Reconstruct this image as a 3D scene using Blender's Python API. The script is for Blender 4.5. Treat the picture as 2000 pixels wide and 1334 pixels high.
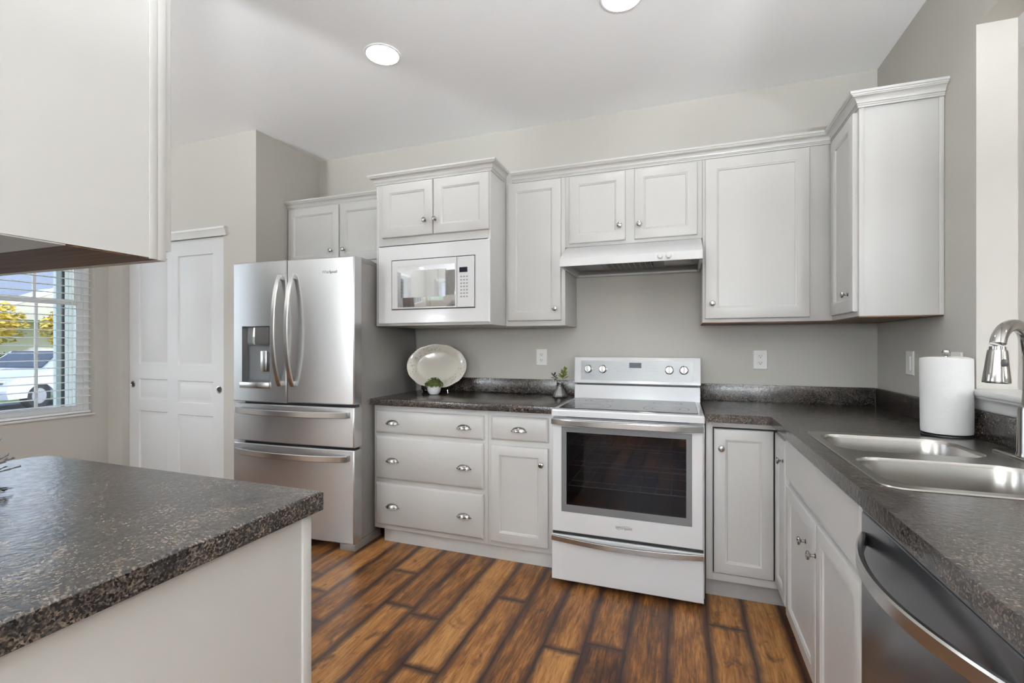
import bpy, bmesh, math, random
from mathutils import Vector, Matrix, noise as mnoise

random.seed(7)
R = math.radians
SC = bpy.context.scene
for _o in list(bpy.data.objects):
    bpy.data.objects.remove(_o)

# ------------------------------------------------------------------ camera, world, sun, exposure
FLOOR, CEIL = -0.015, 2.784
cam = bpy.data.cameras.new('camera')
cam.sensor_width = 36.0
cam.lens = 919.45 / 2000 * 36.0
cam.shift_y = 0.0038
cam.clip_start = 0.02
camo = bpy.data.objects.new('camera', cam)
SC.collection.objects.link(camo)
camo.location = (0, 0, 1.2471)
camo.rotation_euler = (R(90), 0, R(19.89))
SC.camera = camo

SC.view_settings.view_transform = 'Standard'
SC.view_settings.look = 'None'
SC.view_settings.gamma = 1.0
SC.view_settings.use_curve_mapping = False
SC.view_settings.exposure = 0.53
try:
    SC.cycles.max_bounces = 10
    SC.cycles.diffuse_bounces = 6
    SC.cycles.glossy_bounces = 5
    SC.cycles.transparent_max_bounces = 12
    SC.cycles.sample_clamp_indirect = 6.0
    SC.cycles.caustics_reflective = False
    SC.cycles.caustics_refractive = False
except Exception:
    pass

LAMP = 26.0      # radiance of a ceiling can lens
GLOBE = 32.0
UPL = 950.0       # radiance of the added torchiere uplights       # GLOBE lights the added unseen globes
WORLD = 2.5
wd = bpy.data.worlds.new('sky')
SC.world = wd
wd.use_nodes = True
_n = wd.node_tree.nodes
_l = wd.node_tree.links
_n.clear()
_o = _n.new('ShaderNodeOutputWorld')
_b = _n.new('ShaderNodeBackground')
_b.inputs['Strength'].default_value = WORLD
_t = _n.new('ShaderNodeTexCoord')
_s = _n.new('ShaderNodeSeparateXYZ')
_r = _n.new('ShaderNodeValToRGB')
_e = _r.color_ramp.elements
_e[0].position, _e[0].color = 0.0, (1.60, 1.65, 1.76, 1)
_e[1].position, _e[1].color = 1.0, (0.16, 0.27, 0.55, 1)
_m = _e.new(0.35)
_m.color = (0.50, 0.64, 0.92, 1)
_l.new(_t.outputs['Generated'], _s.inputs[0])
_l.new(_s.outputs['Z'], _r.inputs[0])
_l.new(_r.outputs[0], _b.inputs['Color'])
_l.new(_b.outputs[0], _o.inputs['Surface'])

sun = bpy.data.lights.new('sun', 'SUN')
sun.energy = 2.4
sun.angle = R(1.0)
sun.color = (1.0, 0.96, 0.88)
suno = bpy.data.objects.new('sun', sun)
SC.collection.objects.link(suno)
suno.location = (6, -2, 12)
suno.rotation_euler = Vector((-0.72, 0.25, -0.75)).to_track_quat('-Z', 'Y').to_euler()


# ------------------------------------------------------------------ geometry helpers
class G:
    def __init__(self):
        self.b = bmesh.new()

    def box(self, x0, x1, y0, y1, z0, z1, bev=0.0, seg=2):
        t = bmesh.new()
        bmesh.ops.create_cube(t, size=1.0)
        for v in t.verts:
            v.co = Vector((x0 + (v.co.x + .5) * (x1 - x0), y0 + (v.co.y + .5) * (y1 - y0), z0 + (v.co.z + .5) * (z1 - z0)))
        if bev > 0:
            bev = min(bev, 0.45 * min(abs(x1 - x0), abs(y1 - y0), abs(z1 - z0)))
            bmesh.ops.bevel(t, geom=t.edges[:], offset=bev, segments=seg, affect='EDGES', profile=0.5)
        self.merge(t)
        return self

    def merge(self, t):
        me = bpy.data.meshes.new('tmp')
        t.to_mesh(me)
        t.free()
        self.b.from_mesh(me)
        bpy.data.meshes.remove(me)

    def loop(self, pts):
        return [self.b.verts.new(p) for p in pts]

    def bridge(self, a, c):
        n = len(a)
        for i in range(n):
            j = (i + 1) % n
            try:
                self.b.faces.new((a[i], a[j], c[j], c[i]))
            except ValueError:
                pass

    def loops(self, ls, cap0=True, cap1=True):
        vs = [self.loop(l) for l in ls]
        for a, c in zip(vs, vs[1:]):
            self.bridge(a, c)
        if cap0:
            self.b.faces.new(list(reversed(vs[0])))
        if cap1:
            self.b.faces.new(vs[-1])
        return self

    def rings(self, rs, cap0=True, cap1=True):
        """rectangles (x0,x1,z0,z1,y) from back to front"""
        return self.loops([[(x0, y, z0), (x1, y, z0), (x1, y, z1), (x0, y, z1)] for x0, x1, z0, z1, y in rs], cap0, cap1)

    def shaker(self, x0, x1, z0, z1, yf, t=.02, rail=.055, stile=None, deep=.009):
        st = stile or rail
        def r(a, c, y):
            return (x0 + a, x1 - a, z0 + c, z1 - c, y)
        return self.rings([r(0, 0, yf + t), r(0, 0, yf + .006), r(.002, .002, yf + .002), r(.006, .006, yf),
                           r(st, rail, yf), r(st + .003, rail + .003, yf + .003), r(st + .007, rail + .007, yf + .004),
                           r(st + .011, rail + .011, yf + deep)])

    def slabfront(self, x0, x1, z0, z1, yf, t=.02, e=.014):
        def r(a, y):
            return (x0 + a, x1 - a, z0 + a, z1 - a, y)
        return self.rings([r(0, yf + t), r(0, yf + .010), r(.003, yf + .006), r(e * .6, yf + .003), r(e, yf)])

    def lathe(self, prof, p=(0, 0, 0), ax=(0, 0, 1), seg=24, cap=True):
        q = Vector((0, 0, 1)).rotation_difference(Vector(ax).normalized()).to_matrix()
        p = Vector(p)
        ls = []
        for r_, d in prof:
            ls.append([p + q @ Vector((r_ * math.cos(2 * math.pi * i / seg), r_ * math.sin(2 * math.pi * i / seg), d)) for i in range(seg)])
        return self.loops(ls, cap, cap)

    def tube(self, pts, r_, seg=10, flat=None, up=(0, 0, 1), cap=True):
        """round (or flattened) bar along pts; r_ may be a list"""
        pts = [Vector(p) for p in pts]
        ls = []
        n = len(pts)
        for i, p in enumerate(pts):
            d = (pts[min(i + 1, n - 1)] - pts[max(i - 1, 0)]).normalized()
            u = Vector(up)
            if abs(d.dot(u)) > .98:
                u = Vector((1, 0, 0))
            s = d.cross(u).normalized()
            w = s.cross(d).normalized()
            rr = r_[i] if isinstance(r_, (list, tuple)) else r_
            a, c = (rr, rr) if flat is None else (rr, rr * flat)
            ls.append([p + s * (a * math.cos(2 * math.pi * k / seg)) + w * (c * math.sin(2 * math.pi * k / seg)) for k in range(seg)])
        return self.loops(ls, cap, cap)

    def strap(self, pts, w, t, up):
        """rectangular bar along pts: w along up, t across"""
        pts = [Vector(p) for p in pts]
        n = len(pts)
        ls = []
        u = Vector(up).normalized()
        for i, p in enumerate(pts):
            d = (pts[min(i + 1, n - 1)] - pts[max(i - 1, 0)]).normalized()
            s = d.cross(u).normalized()
            e = min(w, t) * .25
            c = [(w / 2, t / 2 - e), (w / 2 - e, t / 2), (-w / 2 + e, t / 2), (-w / 2, t / 2 - e), (-w / 2, -t / 2 + e), (-w / 2 + e, -t / 2), (w / 2 - e, -t / 2), (w / 2, -t / 2 + e)]
            ls.append([p + u * a + s * q for a, q in c])
        return self.loops(ls)

    def prism(self, poly, h0, h1, axis='z'):
        def P(a, c, h):
            return {'z': (a, c, h), 'x': (h, a, c), 'y': (a, h, c)}[axis]
        return self.loops([[P(a, c, h0) for a, c in poly], [P(a, c, h1) for a, c in poly]])

    def sweep(self, path, prof):
        """moulding: profile [(out, z)] along plan path [(x,y)], out = to the right of travel"""
        n = len(path)
        ds = []
        for i in range(n - 1):
            d = (Vector(path[i + 1]) - Vector(path[i])).normalized()
            ds.append(Vector((d.y, -d.x)))
        ls = []
        for i in range(n):
            if i == 0:
                m = ds[0]
            elif i == n - 1:
                m = ds[-1]
            else:
                m = (ds[i - 1] + ds[i])
                m = m / m.length_squared * 2 if m.length > 1e-6 else ds[i]
            ls.append([(path[i][0] + m.x * o, path[i][1] + m.y * o, z) for o, z in prof])
        return self.loops(ls)

    def cells(self, xs, ys, hole, z0, z1):
        """slab over grid cells; hole(i,j) True leaves the cell out"""
        on = lambda i, j: 0 <= i < len(xs) - 1 and 0 <= j < len(ys) - 1 and not hole(i, j)
        b = self.b
        V = {}
        def v(i, j, z):
            k = (i, j, z)
            if k not in V:
                V[k] = b.verts.new((xs[i], ys[j], z))
            return V[k]
        for i in range(len(xs) - 1):
            for j in range(len(ys) - 1):
                if not on(i, j):
                    continue
                b.faces.new((v(i, j, z1), v(i + 1, j, z1), v(i + 1, j + 1, z1), v(i, j + 1, z1)))
                b.faces.new((v(i, j + 1, z0), v(i + 1, j + 1, z0), v(i + 1, j, z0), v(i, j, z0)))
                if not on(i - 1, j):
                    b.faces.new((v(i, j, z0), v(i, j, z1), v(i, j + 1, z1), v(i, j + 1, z0)))
                if not on(i + 1, j):
                    b.faces.new((v(i + 1, j, z0), v(i + 1, j + 1, z0), v(i + 1, j + 1, z1), v(i + 1, j, z1)))
                if not on(i, j - 1):
                    b.faces.new((v(i, j, z0), v(i + 1, j, z0), v(i + 1, j, z1), v(i, j, z1)))
                if not on(i, j + 1):
                    b.faces.new((v(i, j + 1, z0), v(i, j + 1, z1), v(i + 1, j + 1, z1), v(i + 1, j + 1, z0)))
        return self

    def xf(self, M):
        for v in self.b.verts:
            v.co = M @ v.co
        return self


def top_of(o):
    while o.parent:
        o = o.parent
    return o


def obj(name, g, mat, parent=None, label=None, angle=32):
    if parent is not None:
        t = top_of(parent)
        M = Matrix.LocRotScale(t.location, t.rotation_euler, None).inverted()
        g.xf(M)
    bmesh.ops.recalc_face_normals(g.b, faces=g.b.faces[:])
    me = bpy.data.meshes.new(name)
    g.b.to_mesh(me)
    g.b.free()
    me.polygons.foreach_set('use_smooth', [True] * len(me.polygons))
    me.set_sharp_from_angle(angle=R(angle))
    o = bpy.data.objects.new(name, me)
    SC.collection.objects.link(o)
    me.materials.append(mat)
    if parent is not None:
        o.parent = parent
    if label:
        o['label'] = label
    return o


def tag(o, label, cat, group=None, kind=None):
    o['label'] = label
    o['category'] = cat
    if group:
        o['group'] = group
    if kind:
        o['kind'] = kind
    return o


def thing(name, label, cat, loc=(0, 0, 0), rotz=0.0, group=None):
    o = bpy.data.objects.new(name, None)
    o.empty_display_size = .1
    SC.collection.objects.link(o)
    o.location = loc
    o.rotation_euler = (0, 0, rotz)
    return tag(o, label, cat, group)


def solo(name, label, cat, g, mat, loc=None, group=None, **k):
    """a thing that is one mesh"""
    o = obj(name, g, mat, **k)
    if loc is not None:
        o.data.transform(Matrix.Translation(-Vector(loc)))
        o.location = loc
    return tag(o, label, cat, group)


def struct(name, g, mat, parent=None):
    o = obj(name, g, mat, parent)
    if parent is None:
        o['kind'] = 'structure'
    return o


def text(name, body, size, M, mat, parent, depth=.0006):
    cu = bpy.data.curves.new('t', 'FONT')
    cu.body = body
    cu.size = size
    cu.extrude = depth
    cu.align_x = 'CENTER'
    cu.align_y = 'CENTER'
    o = bpy.data.objects.new('t', cu)
    SC.collection.objects.link(o)
    dg = bpy.context.evaluated_depsgraph_get()
    me = bpy.data.meshes.new_from_object(o.evaluated_get(dg))
    bpy.data.objects.remove(o)
    g = G()
    g.b.from_mesh(me)
    bpy.data.meshes.remove(me)
    g.xf(M)
    return obj(name, g, mat, parent)


def rrect(x0, x1, y0, y1, r_, n=6):
    p = []
    for cx, cy, a in ((x1 - r_, y1 - r_, 0), (x0 + r_, y1 - r_, 90), (x0 + r_, y0 + r_, 180), (x1 - r_, y0 + r_, 270)):
        for i in range(n + 1):
            t = R(a + 90 * i / n)
            p.append((cx + r_ * math.cos(t), cy + r_ * math.sin(t)))
    return p


# ------------------------------------------------------------------ materials
def new_mat(name):
    m = bpy.data.materials.new(name)
    m.use_nodes = True
    nt = m.node_tree
    nt.nodes.clear()
    out = nt.nodes.new('ShaderNodeOutputMaterial')
    p = nt.nodes.new('ShaderNodeBsdfPrincipled')
    nt.links.new(p.outputs[0], out.inputs[0])
    return m, nt, p


def setp(p, **k):
    names = dict(color='Base Color', rough='Roughness', metal='Metallic', coat='Coat Weight', coatr='Coat Roughness', spec='Specular IOR Level',
                 trans='Transmission Weight', ior='IOR', aniso='Anisotropic', anir='Anisotropic Rotation', sheen='Sheen Weight', alpha='Alpha', sss='Subsurface Weight')
    for a, v in k.items():
        i = p.inputs.get(names[a])
        if i is None:
            continue
        i.default_value = (*v, 1) if a == 'color' else v


class N:
    """tiny node builder"""
    def __init__(s, nt):
        s.nt = nt

    def _in(s, sock, v):
        if v is None:
            return
        if hasattr(v, 'is_output'):
            s.nt.links.new(v, sock)
        else:
            try:
                sock.default_value = v
            except Exception:
                sock.default_value = (*v, 1)

    def math(s, op, a, b=None, c=None):
        n = s.nt.nodes.new('ShaderNodeMath')
        n.operation = op
        for i, v in enumerate((a, b, c)):
            s._in(n.inputs[i], v)
        return n.outputs[0]

    def coord(s, kind='Object'):
        return s.nt.nodes.new('ShaderNodeTexCoord').outputs[kind]

    def sep(s, v):
        n = s.nt.nodes.new('ShaderNodeSeparateXYZ')
        s._in(n.inputs[0], v)
        return n.outputs

    def comb(s, x, y, z=0.0):
        n = s.nt.nodes.new('ShaderNodeCombineXYZ')
        for i, v in enumerate((x, y, z)):
            s._in(n.inputs[i], v)
        return n.outputs[0]

    def scale(s, v, sc):
        n = s.nt.nodes.new('ShaderNodeMapping')
        s._in(n.inputs['Vector'], v)
        n.inputs['Scale'].default_value = sc if isinstance(sc, tuple) else (sc, sc, sc)
        return n.outputs[0]

    def noise(s, v, scale, detail=3.0, rough=.55, dist=0.0):
        n = s.nt.nodes.new('ShaderNodeTexNoise')
        s._in(n.inputs['Vector'], v)
        n.inputs['Scale'].default_value = scale
        n.inputs['Detail'].default_value = detail
        n.inputs['Roughness'].default_value = rough
        n.inputs['Distortion'].default_value = dist
        return n.outputs[0]

    def white(s, v, dim='2D'):
        n = s.nt.nodes.new('ShaderNodeTexWhiteNoise')
        n.noise_dimensions = dim
        s._in(n.inputs['W' if dim == '1D' else 'Vector'], v)
        return n.outputs[0]

    def vor(s, v, scale, feature='F1', out='Color', rnd=1.0):
        n = s.nt.nodes.new('ShaderNodeTexVoronoi')
        n.feature = feature
        s._in(n.inputs['Vector'], v)
        n.inputs['Scale'].default_value = scale
        n.inputs['Randomness'].default_value = rnd
        return n.outputs[out]

    def ramp(s, f, stops, interp='LINEAR'):
        n = s.nt.nodes.new('ShaderNodeValToRGB')
        n.color_ramp.interpolation = interp
        e = n.color_ramp.elements
        while len(e) < len(stops):
            e.new(.5)
        for el, (p, c) in zip(e, stops):
            el.position = p
            el.color = (c, c, c, 1) if isinstance(c, float) else (*c, 1)
        s._in(n.inputs[0], f)
        return n.outputs[0]

    def mix(s, f, a, b, blend='MIX'):
        n = s.nt.nodes.new('ShaderNodeMix')
        n.data_type = 'RGBA'
        n.blend_type = blend
        s._in(n.inputs[0], f)
        s._in(n.inputs[6], a)
        s._in(n.inputs[7], b)
        return n.outputs[2]

    def bump(s, h, strength=.2, dist=.01):
        n = s.nt.nodes.new('ShaderNodeBump')
        n.inputs['Strength'].default_value = strength
        n.inputs['Distance'].default_value = dist
        s._in(n.inputs['Height'], h)
        return n.outputs[0]


def plain(name, color, rough=.5, bumpscale=0, bumpstr=.05, var=0.0, **k):
    m, nt, p = new_mat(name)
    setp(p, color=color, rough=rough, **k)
    n = N(nt)
    if var:
        f = n.noise(n.coord(), 6.0, 4)
        c = n.mix(f, tuple(x * (1 - var) for x in color), tuple(min(1, x * (1 + var)) for x in color))
        nt.links.new(c, p.inputs['Base Color'])
    if bumpscale:
        nt.links.new(n.bump(n.noise(n.coord(), bumpscale, 2), bumpstr, .002), p.inputs['Normal'])
    return m


M_wall = plain('greige wall paint', (.485, .466, .428), .6, 220, .06, .015)
M_ceil = plain('ceiling paint', (.94, .94, .955), .8, 160, .08, .01)
M_cab = plain('white cabinet paint', (.55, .542, .525), .33, 30, .02, .012)
M_trim = plain('white trim paint', (.70, .695, .68), .35, 0)
M_door = plain('white door paint', (.66, .665, .665), .4, 0)
M_app = plain('white appliance enamel', (.68, .685, .69), .14, 0, coat=.3)
M_hood = plain('white hood enamel', (.70, .70, .705), .25, 0)
M_vinyl = plain('white vinyl', (.86, .87, .88), .35, 0)
M_plate = plain('outlet plastic', (.78, .775, .75), .35, 0)
M_slot = plain('dark slot', (.03, .03, .03), .5)
M_black = plain('black plastic', (.012, .012, .013), .35)
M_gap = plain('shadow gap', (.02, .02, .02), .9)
M_ctrl = plain('grey control panel', (.30, .305, .305), .35, 0, metal=.4)
M_gray = plain('grey oven bezel', (.16, .165, .17), .35, 0, metal=.3)
M_nickel = plain('satin nickel', (.40, .385, .365), .16, 0, metal=1.0)
M_chrome = plain('chrome', (.45, .44, .43), .12, 0, metal=1.0)
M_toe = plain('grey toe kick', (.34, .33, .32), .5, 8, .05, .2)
M_inner = plain('hood liner', (.30, .30, .31), .45, 0, metal=.4)
M_ceramic = plain('white ceramic', (.78, .78, .76), .12, 0)
M_paper = plain('paper towel', (.70, .695, .68), .95, 70, .5)
M_fside = plain('fridge side grey', (.30, .29, .28), .42, 90, .03, metal=.3)
M_ring = plain('can light ring', (.85, .85, .85), .4)
M_mark = plain('print grey', (.16, .16, .17), .5)
M_dkglass = plain('display glass', (.01, .011, .02), .06)
M_blind = plain('blind slat', (.86, .87, .87), .45)
M_tyre = plain('tyre rubber', (.02, .02, .02), .8)
M_car = plain('white car paint', (.40, .415, .44), .15, 0, coat=.8)
M_carglass = plain('car window', (.02, .025, .03), .05)
M_stem = plain('stem', (.10, .13, .03), .6)


def stainless(name, color, rough, vertical=False, streak=.02):
    m, nt, p = new_mat(name)
    setp(p, color=color, metal=.88, rough=rough, aniso=.75, anir=0.0 if vertical else .25)
    tn = nt.nodes.new('ShaderNodeTangent')
    tn.direction_type = 'RADIAL'
    tn.axis = 'Z'
    nt.links.new(tn.outputs[0], p.inputs['Tangent'])
    return m


M_steel = stainless('brushed stainless steel', (.56, .56, .565), .27)
M_handle = plain('satin steel handle', (.55, .545, .535), .24, 0, metal=1.0)
M_dish = stainless('dark stainless steel', (.17, .175, .19), .24)


def sink_steel():
    m, nt, p = new_mat('brushed sink steel')
    setp(p, color=(.47, .45, .42), metal=1.0, rough=.27)
    n = N(nt)
    f = n.noise(n.scale(n.coord(), (20, 500, 20)), 1.0, 2)
    nt.links.new(n.bump(f, .05, .001), p.inputs['Normal'])
    return m


M_sink = sink_steel()


def granite():
    m, nt, p = new_mat('dark speckled laminate')
    n = N(nt)
    co = n.coord()
    wob = n.noise(co, 60, 3)
    big = n.noise(co, 14, 4, .6)
    cell = n.vor(co, 300, 'F1', 'Color')
    h = n.sep(cell)[0]
    f1 = n.noise(co, 160, 5, .72, .8)
    mixv = n.math('ADD', n.math('MULTIPLY', f1, .72), n.math('MULTIPLY', h, .28))
    mixv = n.math('ADD', mixv, n.math('MULTIPLY', n.math('SUBTRACT', big, .5), .35))
    c1 = n.ramp(mixv, [(.34, (.006, .006, .007)), (.46, (.018, .0155, .0145)), (.55, (.048, .038, .031)), (.64, (.115, .088, .068)), (.78, (.23, .185, .15))])
    f2 = n.noise(co, 40, 3, .6)
    c = n.mix(n.ramp(f2, [(.55, 0.0), (.72, .45)]), c1, (.045, .047, .055))
    nt.links.new(c, p.inputs['Base Color'])
    setp(p, rough=.2, spec=.7)
    nt.links.new(n.ramp(wob, [(.3, .13), (.7, .25)]), p.inputs['Roughness'])
    b1 = n.noise(co, 75, 3, .6)
    nt.links.new(n.bump(b1, .19, .004), p.inputs['Normal'])
    return m


M_granite = granite()


def planks():
    m, nt, p = new_mat('hand scraped plank floor')
    n = N(nt)
    X, Y, Z = n.sep(n.coord())
    wx = n.math('ADD', X, n.math('MULTIPLY', n.math('SUBTRACT', n.noise(n.comb(n.math('MULTIPLY', X, 3.0), n.math('MULTIPLY', Y, 6.0)), 1.0, 2), .5), .012))
    PW, PL = .1645, 1.02
    xs = n.math('ADD', n.math('DIVIDE', wx, PW), 50.35)
    row = n.math('FLOOR', xs)
    fx = n.math('FRACT', xs)
    r1 = n.white(row, '1D')
    ys = n.math('ADD', n.math('DIVIDE', Y, PL), n.math('ADD', n.math('MULTIPLY', r1, 9.0), 40.0))
    colm = n.math('FLOOR', ys)
    fy = n.math('FRACT', ys)
    rid = n.white(n.comb(row, colm), '2D')
    dx = n.math('MULTIPLY', n.math('MINIMUM', fx, n.math('SUBTRACT', 1.0, fx)), PW)
    dy = n.math('MULTIPLY', n.math('MINIMUM', fy, n.math('SUBTRACT', 1.0, fy)), PL)
    d = n.math('MINIMUM', dx, dy)
    off = n.math('MULTIPLY', rid, 37.0)
    gv = n.comb(n.math('ADD', n.math('MULTIPLY', X, 30.0), off), n.math('MULTIPLY', Y, 3.2), off)
    g1 = n.noise(gv, 1.0, 6, .62, .9)
    gv2 = n.comb(n.math('ADD', n.math('MULTIPLY', X, 150.0), off), n.math('MULTIPLY', Y, 11.0), off)
    g2 = n.noise(gv2, 1.0, 4, .7)
    blotch = n.noise(n.comb(n.math('ADD', n.math('MULTIPLY', X, 9.0), off), n.math('MULTIPLY', Y, 4.0), 0.0), 1.0, 4, .6)
    g = n.math('ADD', n.math('MULTIPLY', g1, .50), n.math('MULTIPLY', g2, .50))
    g = n.math('ADD', g, n.math('MULTIPLY', n.math('SUBTRACT', rid, .5), .24))
    g = n.math('ADD', g, n.math('MULTIPLY', n.math('SUBTRACT', blotch, .5), .30))
    c = n.ramp(g, [(.30, (.030, .013, .008)), (.42, (.110, .044, .015)), (.52, (.220, .092, .027)), (.63, (.36, .170, .055)), (.80, (.52, .28, .10))])
    dw = n.math('ADD', d, n.math('MULTIPLY', n.math('SUBTRACT', n.noise(n.comb(n.math('MULTIPLY', X, 40.0), n.math('MULTIPLY', Y, 12.0)), 1.0, 4), .5), .026))
    burn = n.ramp(n.math('DIVIDE', dw, .034), [(0.0, 0.0), (.3, .25), (1.0, 1.0)])
    kn = n.noise(n.comb(n.math('ADD', n.math('MULTIPLY', X, 16.0), off), n.math('MULTIPLY', Y, 9.0), off), 1.0, 3, .6, .5)
    c = n.mix(n.ramp(kn, [(.60, 0.0), (.72, .75)]), c, (.035, .016, .010))
    c = n.mix(burn, (.030, .014, .013), c)
    seam = n.ramp(n.math('DIVIDE', d, .004), [(.2, .25), (.8, 1.0)])
    c = n.mix(seam, (.012, .007, .006), c)
    nt.links.new(c, p.inputs['Base Color'])
    nt.links.new(n.ramp(g2, [(.2, .30), (.8, .48)]), p.inputs['Roughness'])
    hgt = n.math('ADD', n.math('MULTIPLY', g, .5), n.math('MULTIPLY', burn, .5))
    nt.links.new(n.bump(hgt, .35, .003), p.inputs['Normal'])
    setp(p, spec=.3)
    return m


M_floor = planks()


def wood(name, dark, light, sc=(3, 40, 40)):
    m, nt, p = new_mat(name)
    n = N(nt)
    f = n.noise(n.scale(n.coord(), sc), 1.0, 5, .6, .6)
    nt.links.new(n.ramp(f, [(.3, dark), (.7, light)]), p.inputs['Base Color'])
    setp(p, rough=.5, spec=.25)
    return m


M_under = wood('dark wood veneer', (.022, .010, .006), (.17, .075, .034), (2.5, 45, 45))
M_hutch = wood('dark stained wood', (.02, .012, .008), (.06, .035, .02), (40, 40, 3))
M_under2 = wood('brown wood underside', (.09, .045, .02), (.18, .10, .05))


def glassmat(name, tint, refl=1.0, rough=0.0):
    m = bpy.data.materials.new(name)
    m.use_nodes = True
    nt = m.node_tree
    nt.nodes.clear()
    out = nt.nodes.new('ShaderNodeOutputMaterial')
    t = nt.nodes.new('ShaderNodeBsdfTransparent')
    t.inputs[0].default_value = (*tint, 1)
    g = nt.nodes.new('ShaderNodeBsdfGlossy')
    g.inputs['Roughness'].default_value = rough
    f = nt.nodes.new('ShaderNodeFresnel')
    f.inputs['IOR'].default_value = 1.5
    mm = nt.nodes.new('ShaderNodeMath')
    mm.operation = 'MULTIPLY'
    mm.use_clamp = True
    mm.inputs[1].default_value = refl
    x = nt.nodes.new('ShaderNodeMixShader')
    nt.links.new(f.outputs[0], mm.inputs[0])
    nt.links.new(mm.outputs[0], x.inputs[0])
    nt.links.new(t.outputs[0], x.inputs[1])
    nt.links.new(g.outputs[0], x.inputs[2])
    nt.links.new(x.outputs[0], out.inputs[0])
    return m


M_pane = glassmat('window glass', (.93, .95, .95), 1.0)
M_ovenglass = glassmat('tinted oven glass', (.52, .52, .56), .9, .02)
M_vase = glassmat('clear vase glass', (.90, .92, .92), 5.0, .06)
M_mwglass = plain('mirrored microwave glass', (.55, .55, .55), .04, 0, metal=.8)
M_cooktop = plain('black ceramic cooktop', (.012, .012, .013), .07, 0, spec=.8)
M_cavity = plain('oven cavity', (.12, .12, .135), .5)
M_rack = plain('oven rack wire', (.45, .45, .45), .3, 0, metal=1.0)


def emit(name, color, s):
    m = bpy.data.materials.new(name)
    m.use_nodes = True
    nt = m.node_tree
    nt.nodes.clear()
    out = nt.nodes.new('ShaderNodeOutputMaterial')
    e = nt.nodes.new('ShaderNodeEmission')
    e.inputs[0].default_value = (*color, 1)
    e.inputs[1].default_value = s
    nt.links.new(e.outputs[0], out.inputs[0])
    return m


M_lamp = emit('can light lens', (.97, .985, 1.0), LAMP)
M_uplight_fill = emit('added uplight disc', (.92, .97, 1.0), UPL)
M_globe_fill = emit('added globe fill', (.91, .965, 1.0), GLOBE)


def leafy(name, cols, sc=25.0):
    m, nt, p = new_mat(name)
    n = N(nt)
    f = n.noise(n.coord(), sc, 3, .7)
    nt.links.new(n.ramp(f, [(.25 + .5 * i / max(1, len(cols) - 1), c) for i, c in enumerate(cols)]), p.inputs['Base Color'])
    setp(p, rough=.6)
    return m


M_box = leafy('boxwood leaf', [(.012, .022, .004), (.07, .10, .015), (.26, .29, .07)], 190)
M_succ = leafy('succulent leaf', [(.10, .14, .02), (.26, .30, .06)], 60)
M_purp = leafy('dark purple leaf', [(.02, .018, .03), (.06, .055, .075)], 60)
M_fern = leafy('dark leaf', [(.015, .018, .016), (.05, .055, .05)], 60)
M_autumn = leafy('autumn leaf', [(.10, .13, .015), (.50, .36, .03), (.72, .55, .09), (.62, .30, .04)], 2.2)
M_orange = leafy('orange leaf', [(.45, .14, .02), (.75, .33, .06)], 2.0)
M_hedge = leafy('hedge leaf', [(.012, .03, .008), (.05, .10, .02), (.16, .20, .04)], 3.0)
M_grass = leafy('lawn grass', [(.10, .20, .03), (.22, .36, .07), (.32, .44, .12)], 1.2)
M_road = plain('asphalt', (.22, .23, .26), .9, 40, .2, .08)
M_walk = plain('concrete', (.36, .36, .355), .9, 30, .2, .05)
M_siding = plain('white siding', (.58, .61, .66), .6)
M_cream = plain('cream siding', (.52, .48, .39), .7)
M_roof = plain('slate roof shingle', (.20, .215, .245), .9, 20, .3, .12)
M_bark = plain('bark', (.12, .08, .05), .9, 40, .4)


def platter_mat():
    m, nt, p = new_mat('floral glazed stoneware')
    n = N(nt)
    co = n.coord()
    X, Y, Z = n.sep(co)
    # distance in units of the rim ellipse
    rx = n.math('DIVIDE', X, .215)
    rz = n.math('DIVIDE', Z, .158)
    rr = n.math('SQRT', n.math('ADD', n.math('MULTIPLY', rx, rx), n.math('MULTIPLY', rz, rz)))
    band = n.math('MULTIPLY', n.ramp(rr, [(.66, 0.0), (.74, 1.0), (.88, 1.0), (.95, 0.0)]), 1.0)
    diag = n.math('ABSOLUTE', n.math('SUBTRACT', n.math('MULTIPLY', rx, -.8), n.math('MULTIPLY', rz, -.6)))
    sel = n.ramp(diag, [(.30, 0.0), (.5, 1.0)])
    f = n.vor(co, 55, 'F1', 'Distance')
    leaf = n.ramp(f, [(.28, 1.0), (.42, 0.0)])
    fac = n.math('MULTIPLY', n.math('MULTIPLY', band, sel), n.math('MULTIPLY', leaf, .6))
    tone = n.ramp(n.noise(co, 30, 2), [(.4, (.22, .30, .14)), (.55, (.35, .40, .24)), (.68, (.55, .38, .30))])
    c = n.mix(fac, (.72, .675, .60), tone)
    nt.links.new(c, p.inputs['Base Color'])
    setp(p, rough=.12, coat=.3)
    return m


M_platter = platter_mat()

# ------------------------------------------------------------------ the setting
XL, XR, XR2, YB, YF = -4.48, 1.0217, 4.6, 3.158, -2.6
T = .12
struct('floor', G().box(XL - .3, XR2 + .3, YF - .3, YB + .3, FLOOR - .12, FLOOR), M_floor)
struct('ceiling', G().box(XL - .3, XR2 + .3, YF - .3, YB + .3, CEIL, CEIL + .15), M_ceil)
struct('wall_back', G().box(XL - .14, XR2 + .14, YB, YB + .14, FLOOR, CEIL), M_wall)
PY = 2.534
struct('wall_pantry', G().box(XL, -4.308, PY, PY + T, FLOOR, CEIL).box(-3.172, -2.857, PY, PY + T, FLOOR, CEIL).box(-4.308, -3.172, PY, PY + T, 2.065, CEIL), M_wall)
struct('wall_alcove', G().box(-2.977, -2.857, PY + T, YB, FLOOR, CEIL), M_wall)
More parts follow.
